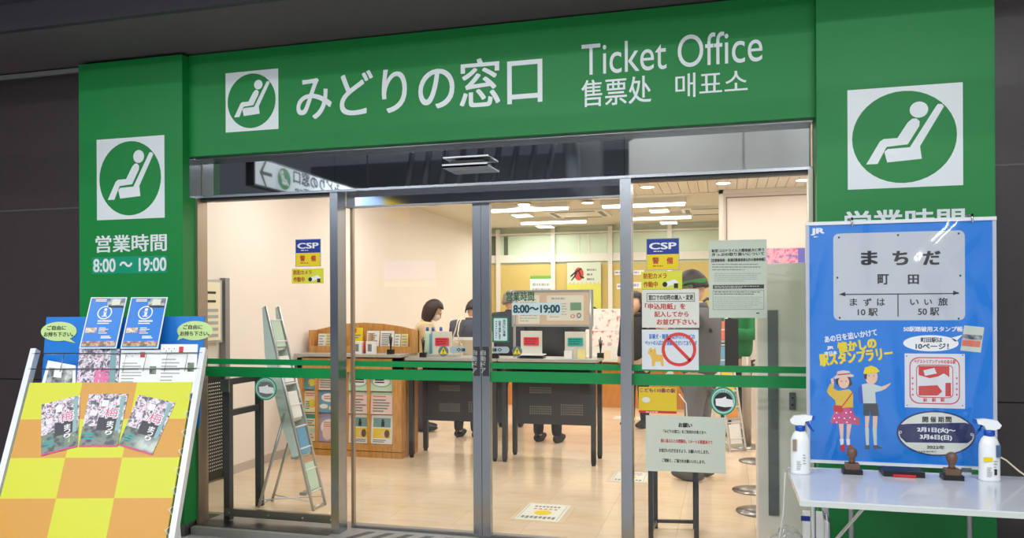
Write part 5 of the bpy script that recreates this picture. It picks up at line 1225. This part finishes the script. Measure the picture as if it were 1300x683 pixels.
s.text('2月1日(火)～', PAPERW, 1164.5, 542.8, 1212.5, 549.6, .05, 4); s.text('3月6日(日)', PAPERW, 1168, 552, 1208, 558.8, .05, 4); s.text('2022年', BLACK, 1176.5, 565.2, 1199, 570, .02, 4); s.lines(GREYP, 1164, 572, 1212, 574.5, 1, .7, 4)
for x, y in ((1143, 548.5), (1233.5, 551.5)): s.ell('rivet_print', PAPERW, x-1.8, y-1.8, x+1.8, y+1.8, 4, n=12, inner=.6)
# illustrated girl and boy on the poster
FL = mat('fig_skin', (240, 196, 170), .5); HR = mat('fig_hair', (70, 44, 40), .5); HAT = mat('fig_straw', (220, 206, 196), .5); YT = mat('fig_mustard', (228, 186, 60), .5); SK = mat('fig_skirt', (206, 76, 130), .5); SH = mat('fig_shirt', (206, 212, 206), .5); SHORT = mat('fig_shorts', (70, 76, 80), .5)
F = lambda m, pts, k=1: s.poly('figure_print', m, pts, k)
F(FL, [(1054.5, 481), (1058, 479.5), (1059, 487), (1056, 489)]); F(YT, [(1049.5, 497), (1053.5, 487), (1059, 488), (1058, 493), (1064, 496), (1078, 494), (1083, 499), (1083, 517), (1080, 519), (1062, 519), (1060, 508), (1053, 502)], 2)
F(HR, [(1061, 478), (1078, 476), (1082, 487), (1080, 490), (1064, 490), (1061, 486)], 2); s.ell('figure_print', FL, 1064, 477, 1078, 493, 3); F(HAT, [(1058, 479), (1062, 476), (1063, 471.5), (1070, 470), (1078, 471), (1080, 475), (1084, 476), (1083, 478.5), (1070, 478.5), (1060, 481)], 4); F(RED, [(1063, 475), (1079, 473.5), (1079.5, 475), (1063, 476.5)], 5)
F(SK, [(1061, 518), (1081, 517), (1088.5, 535), (1086, 538.5), (1055, 537.5), (1054.5, 534)], 3)
for i, (x, y) in enumerate(((1062, 524), (1068, 522), (1074, 524), (1080, 523), (1059, 531), (1065, 530), (1072, 531), (1079, 530), (1085, 532), (1062, 536), (1075, 536))): s.ell('figure_print', PAPERW, x-1, y-1, x+1, y+1, 4, n=8)
F(RED, [(1058, 514), (1068, 515), (1071, 521), (1067, 524), (1058, 521)], 5); F(RED, [(1082.5, 497), (1083.5, 498), (1069, 517), (1068, 516)], 5); F(mat('fig_bag', (196, 90, 70), .5), [(1086, 529), (1091, 530), (1091, 540), (1086, 539)], 2)
F(FL, [(1065, 538), (1071, 538), (1070.5, 557), (1067, 557)], 2); F(FL, [(1075, 538), (1081, 538), (1078, 557), (1074.5, 557)], 2); F(PAPERW, [(1066, 557), (1071, 557), (1071, 565), (1067, 565)], 2); F(PAPERW, [(1074, 557), (1079, 557), (1079, 565), (1075, 565)], 2); F(RED, [(1066, 566), (1072, 563), (1073, 571), (1069, 574)], 3); F(RED, [(1075, 566), (1080, 564), (1085, 569), (1079, 571)], 3)
F(mat('fig_blue', (50, 90, 190), .5), [(1089, 491), (1097, 489), (1098, 511), (1091, 513)]); F(SH, [(1094, 488), (1104, 486), (1110, 488), (1120, 491), (1119, 496), (1111, 498), (1112, 513), (1096, 513)], 2); F(FL, [(1118, 491), (1124, 489), (1131, 486), (1130, 488), (1125, 493), (1119, 496)], 3)
s.ell('figure_print', FL, 1098, 468, 1114, 488, 3); F(HR, [(1097, 471), (1101, 470), (1100, 482), (1097, 480)], 4); F(YELLOW, [(1096, 473), (1098, 466.5), (1106, 464), (1113, 467), (1117, 471.5), (1113, 473), (1097, 475)], 5)
F(SHORT, [(1096, 512), (1114, 512), (1116, 528), (1106, 528), (1104, 521), (1103, 528), (1096, 527)], 3); F(FL, [(1098, 528), (1104, 528), (1102, 545), (1098.5, 545)], 2); F(FL, [(1108, 528), (1114, 528), (1113, 545), (1108, 545)], 2); F(PAPERG, [(1098, 543), (1103, 543), (1103, 565), (1099.5, 565)], 3); F(PAPERG, [(1107.5, 543), (1113, 543), (1113, 565), (1109.5, 565)], 3); F(SHORT, [(1098, 565), (1104, 565), (1104, 570), (1098, 570)], 3); F(SHORT, [(1108, 565), (1114, 565), (1120, 569), (1110, 570)], 3)
for x in (1068, 1074, 1103, 1109): s.ell('figure_print', BLACK, x-.7, (484 if x < 1090 else 477)-.7, x+.7, (484 if x < 1090 else 477)+.7, 6, n=8)
s.done()
# clear film with creases over the poster
b = BM(); rd = random.Random(5); NX, NZ = 40, 50
cre = [(rd.uniform(0, 1), rd.uniform(0, 1), rd.uniform(-1, 1), rd.uniform(.02, .05)) for _ in range(16)]
g = []
for j in range(NZ+1):
    row = []
    for i in range(NX+1):
        uu, vv = i/NX, j/NZ; d = 0
        for cu, cv, an, wd in cre:
            q = (uu-cu)*cos(an)+(vv-cv)*sin(an); r = -(uu-cu)*sin(an)+(vv-cv)*cos(an); d += .011*math.exp(-(q/wd)**2)*math.exp(-(r/.25)**2)
        row.append(b.verts.new((a0+.006+(a1-a0-.012)*uu, YP-.010-d, b0+(b1-b0)*vv)))
    g.append(row)
for j in range(NZ):
    for i in range(NX): f = b.faces.new((g[j][i], g[j][i+1], g[j+1][i+1], g[j+1][i])); f.smooth = True
t.p('clear_film', b, glass_mat('clear_film', (.97, .98, 1.0), .05, .08))

# folding table
ZT = .66; tx0, tx1, ty0, ty1 = .275, 2.0, 3.20, 3.86
t = T('folding_table', 'white folding table with chrome legs in front of the blue poster', 'table', (1.1, 3.5, ZO))
t.p('tabletop', bevel(bx(tx0, tx1, ty0, ty1, ZT-.022, ZT), .004, 2), mat('table_white', (222, 224, 232), .22, var=.02, scale=12, coat=.4))
t.p('edge_band', bx(tx0+.002, tx1-.002, ty0-.002, ty0, ZT-.024, ZT-.004), mat('edge_pearl', (206, 210, 206), .35))
for x in (.40, 1.85):
    sg = 1 if x < 1 else -1
    for y in (3.27, 3.78): t.p('leg', tb([(x-.03*sg, y, ZT-.022), (x-.03*sg+.01, y, ZT-.10), (x-.02*sg, y-.0, ZO)], .0125, 10), CHROME)
    t.p('cross_tube', tb([(x-.02*sg, 3.27, .10), (x-.02*sg, 3.78, .10)], .010, 8), CHROME)
    t.p('brace', bar(BM(), (x+.20*sg, 3.52, ZT-.03), (x-.01*sg, 3.52, .36), .006, .03, up=(0, 1, 0)), ALU)
t.p('under_frame', bx(.5, 1.75, 3.5, 3.54, ZT-.045, ZT-.022), ALU)
def sprayer(x, y, sg, lb, yl):
    z = ZT
    t = T('spray_bottle', lb, 'spray bottle', (x, y, z), 'hand sanitizer bottles on the white table')
    R_ = .042
    body = t.p('bottle_body', lathe(BM(), [(R_*.9, 0), (R_, .006), (R_, .012), (R_*.97, .02), (R_*.97, .125), (R_*.93, .155), (R_*.72, .178), (R_*.45, .190), (.016, .194)], (x, y, z), 26, 1.0, .72), mat('bottle_white', (240, 242, 244), .28))
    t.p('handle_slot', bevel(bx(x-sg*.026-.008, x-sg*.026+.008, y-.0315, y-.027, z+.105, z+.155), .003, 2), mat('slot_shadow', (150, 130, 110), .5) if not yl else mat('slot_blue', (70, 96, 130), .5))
    t.p('neck_ring', lathe(BM(), [(.019, .190), (.021, .194), (.021, .212), (.017, .216)], (x, y, z), 18), mat('trigger_blue', (20, 80, 180), .35))
    hb_ = BM(); prism(hb_, Vector((x, y-.013, z)), Vector((sg, 0, 0)), Vector((0, 0, 1)), Vector((0, -1, 0)), [(-.044, .236), (-.036, .222), (-.012, .214), (.014, .214), (.020, .232), (.046, .240), (.050, .258), (.020, .262), (-.028, .256)], -.026, 0)
    t.p('spray_head', bevel(hb_, .005, 2), MATS['bottle_white'])
    t.p('nozzle', bevel(bx(x+sg*.048, x+sg*.060, y-.008, y+.008, z+.240, z+.258), .002, 1), MATS['trigger_blue'])
    t.p('trigger', tb([(x+sg*.026, y, z+.238), (x+sg*.036, y, z+.215), (x+sg*.048, y, z+.196), (x+sg*.056, y, z+.190)], [.008, .006, .005, .005], 8), MATS['trigger_blue'])
    s = Sheet(t, (0, y-.0305, 0), first=.0006)
    X = x-.026*-0
    def loc_rect(nm, m, a0_, z0_, a1_, z1_, k): s.poly(nm, m, [(x+a0_, z+z0_), (x+a1_, z+z0_), (x+a1_, z+z1_), (x+a0_, z+z1_)], k, False)
    rd = random.Random(lb)
    for i in range(7): loc_rect('label_print', LGREYP, -.018, .022+i*.006, rd.uniform(-.005, .004), .0245+i*.006, 1)
    for i in range(4): loc_rect('label_print', GREYP, .008, .05+i*.012, rd.uniform(.016, .024), .053+i*.012, 1)
    if yl: loc_rect('yellow_label', YELLOW, -.030, .085, .004, .103, 1); loc_rect('code_block', BLACK, .010, .030, .020, .055, 1)
    s.done(); return t
c1 = at_z(1017, 603, ZT); c2 = at_z(1259, 612, ZT)
sprayer(c1.x, c1.y+.03, 1, 'white spray bottle with blue trigger at the left end of the white table', False)
sprayer(c2.x, c2.y+.03, -1, 'white spray bottle with a yellow label at the right of the white table', True)
def stamp(px, py, lb):
    c = at_z(px, py, ZT); x, y = c.x, c.y+.02
    t = T('rubber_stamp', lb, 'stamp', (x, y, ZT), 'rubber stamps on the white table')
    t.p('stamp_tray', bevel(bx(x-.040, x+.040, y-.034, y+.034, ZT, ZT+.020), .003, 1), BLK)
    W3 = mat('stamp_wood', (112, 84, 68), .45, var=.1, scale=30)
    t.p('stamp_block', bevel(bx(x-.028, x+.028, y-.024, y+.024, ZT+.020, ZT+.046), .006, 2), W3)
    t.p('knob', lathe(BM(), [(.016, .044), (.012, .058), (.013, .066), (.021, .080), (.023, .094), (.019, .108), (.008, .115)], (x, y, ZT), 20), W3)
stamp(1082.5, 602, 'wooden knob stamp left of the ink pad'); stamp(1210, 609.5, 'wooden knob stamp right of the ink pad')
c = at_z(1148, 606, ZT)
t = T('ink_pad', 'flat black ink pad with a red front edge between the two stamps', 'ink pad', (c.x, c.y+.04, ZT))
t.p('case', bevel(bx(c.x-.082, c.x+.082, c.y, c.y+.11, ZT, ZT+.024), .004, 2), BLK); t.p('red_edge', bevel(bx(c.x-.045, c.x+.045, c.y-.008, c.y, ZT+.002, ZT+.012), .002, 1), RED)
t = T('charging_cable', 'cream cord running right from the labelled spray bottle', 'cable', (c2.x+.05, c2.y+.06, ZT))
t.p('cord', tb([(c2.x+.043, c2.y+.03, ZT+.10), (c2.x+.07, c2.y+.05, ZT+.085), (c2.x+.12, c2.y+.06, ZT+.04), (c2.x+.17, c2.y+.07, ZT+.003), (c2.x+.5, c2.y+.1, ZT+.003)], .0035, 8), CREAM)
t = T('charging_cable', 'thin white cord hanging off the left end of the white table', 'cable', (tx0, 3.8, ZO))
t.p('cord', tb([(tx0+.12, 3.80, ZT+.003), (tx0+.0, 3.80, ZT+.004), (tx0-.012, 3.8, ZT-.02), (tx0-.02, 3.8, .45), (tx0-.06, 3.82, .2), (tx0-.03, 3.84, .05), (tx0+.06, 3.86, ZO+.004)], .003, 8), PAPERW)
# clear plastic bag and small box on the floor by the glass
b = BM(); bmesh.ops.create_icosphere(b, subdivisions=4, radius=1); rd = random.Random(9)
for v in b.verts:
    n_ = sin(v.co.x*9+v.co.z*4)*.06+sin(v.co.y*11-v.co.z*7)*.06+sin(v.co.x*17+v.co.y*13)*.035
    v.co = Vector((v.co.x*(.10+n_*.14)*(1.15-.35*v.co.z), v.co.y*(.10+n_*.14), .17+v.co.z*(.17+n_*.1)))
for f in b.faces: f.smooth = True
mz = min(v.co.z for v in b.verts)
qb = at_y(1000, 680, 4.15); bmesh.ops.translate(b, verts=b.verts, vec=(qb.x, 4.15, ZO-mz))
t = T("plastic_bag", 'crumpled clear plastic bag on the floor left of the white table', 'bag', (qb.x, 4.15, ZO)); t.p('bag_film', b, glass_mat('bag_film', (.93, .93, .94), .14, .12, .2))
q = at_y(1019, 652, 4.08)
t = T('small_box', 'small white and blue box standing beside the clear plastic bag', 'box', (q.x+.1, 4.1, ZO))
t.p('carton', bx(q.x+.005, q.x+.10, 4.06, 4.15, ZO, q.z), PAPERW); t.p('blue_label', bx(q.x-.01, q.x+.035, 4.0585, 4.06, q.z-.03, q.z-.006), NAVY)

# ================================================================== HANGING SIGN OF THE PASSAGE (seen mirrored in the dark glass)
t = T('hanging_sign', 'long pale passage sign with an arrow and seat logo, seen mirrored above the left door', 'sign', (-5.4, -1.5, 2.45), None)
SX = -5.38
LIT = mat('sign_face_lit', (226, 234, 236), .4, emit=.22)
def vmir(px, py):    # point on the sign plane whose mirror image falls on this pixel
    q = at_x(px, py, SX); return Vector((SX, 2*4.485-q.y, q.z))
p0 = vmir(323, 198); zt = p0.z; y_near = p0.y; zb = vmir(323, 235).z
t.p('sign_box', bx(SX-.12, SX, 2*4.56-at_x(516, 256, SX).y-.1, y_near, zb, zt), DGREY)
ym2 = lambda px: 2*4.56-at_x(px, 256, SX).y
yw, yb_, yy_ = ym2(459), ym2(486), ym2(516)
t.p('sign_face', bx(SX, SX+.004, yw, y_near-.01, zb+.02, zt-.02), LIT)
t.p('blue_face', bx(SX, SX+.004, yb_, yw-.03, zb+.02, zt-.02), mat('sign_blue_lit', (170, 200, 236), .4, emit=.8))
t.p('yellow_face', bx(SX, SX+.004, yy_, yb_-.03, zb+.02, zt-.02), mat('sign_yellow_lit', (240, 200, 30), .4, emit=.8))
for y in (y_near-.4, y_near-3.2): t.p('hanger', tb([(SX-.06, y, zt), (SX-.06, y, 5.6)], .012, 6), DGREY)
# lettering: u runs towards +y seen from the +x side
hgt = zt-zb
def sgn(body, m, ya, yb, za, zb_, bold=.02):
    vs, fs, _ = text_geo(body, bold); b = BM()
    nn = [b.verts.new((SX+.006+e_, ya+(yb-ya)*u_, za+(zb_-za)*v_)) for u_, v_, e_ in vs]
    for f_ in fs:
        try: b.faces.new([nn[i] for i in f_])
        except ValueError: pass
    t.p('lettering', b, m)
ym = lambda px, py: vmir(px, py).y
ya, yb = ym(345, 215), ym(329, 215)
b = BM(); c_ = (ya+yb)/2; hy = (yb-ya)/2; zc = (zt+zb)/2
for pts in ([(c_-hy, zc-.022), (c_+hy*.6, zc-.022), (c_+hy*.6, zc+.022), (c_-hy, zc+.022)], [(c_+hy, zc), (c_+hy*.1, zc+.16), (c_-hy*.15, zc+.16), (c_+hy*.6, zc)], [(c_+hy, zc), (c_+hy*.6, zc), (c_-hy*.15, zc-.16), (c_+hy*.1, zc-.16)]):
    b.faces.new([b.verts.new((SX+.006, y_, z_)) for y_, z_ in pts])
t.p('arrow', b, BLACK)
y1_, y0_ = ym(351, 217), ym(369, 222)
s = Sheet(t, (SX+.005, 0, 0), (0, 1, 0), (0, 0, 1), first=.001)
class _R: pass
def _Rfix(*a): return (y0_, zc-.15, y1_, zc+.15)
s.R = _Rfix; s.logo(0, 0, 0, 0, 1); s.done()
sgn('みどりの窓口', BLACK, ym(432, 240), ym(372, 224), zc-.01, zc+.16, .03)
sgn('Ticket Office', BLACK, ym(432, 252), ym(374, 240), zc-.13, zc-.05, .02)
link('sign_lettering_note', BM(), None) if 0 else None
# blue lit shop sign at the far side, a faint mirror image in the left window
t = T('shop_sign', 'small blue lit sign across the passage, faintly mirrored in the left window', 'sign', (-6.2, -6.9, 2.2))
t.p('sign_panel', bx(-7.3, -6.1, -6.98, -6.9, 2.05, 2.45), mat('sign_azure_lit', (120, 150, 250), .4, emit=2.5))
t.p('lower_strip', bx(-7.3, -6.1, -6.98, -6.9, 1.88, 1.99), mat('strip_lime_lit', (190, 220, 150), .4, emit=1.5))
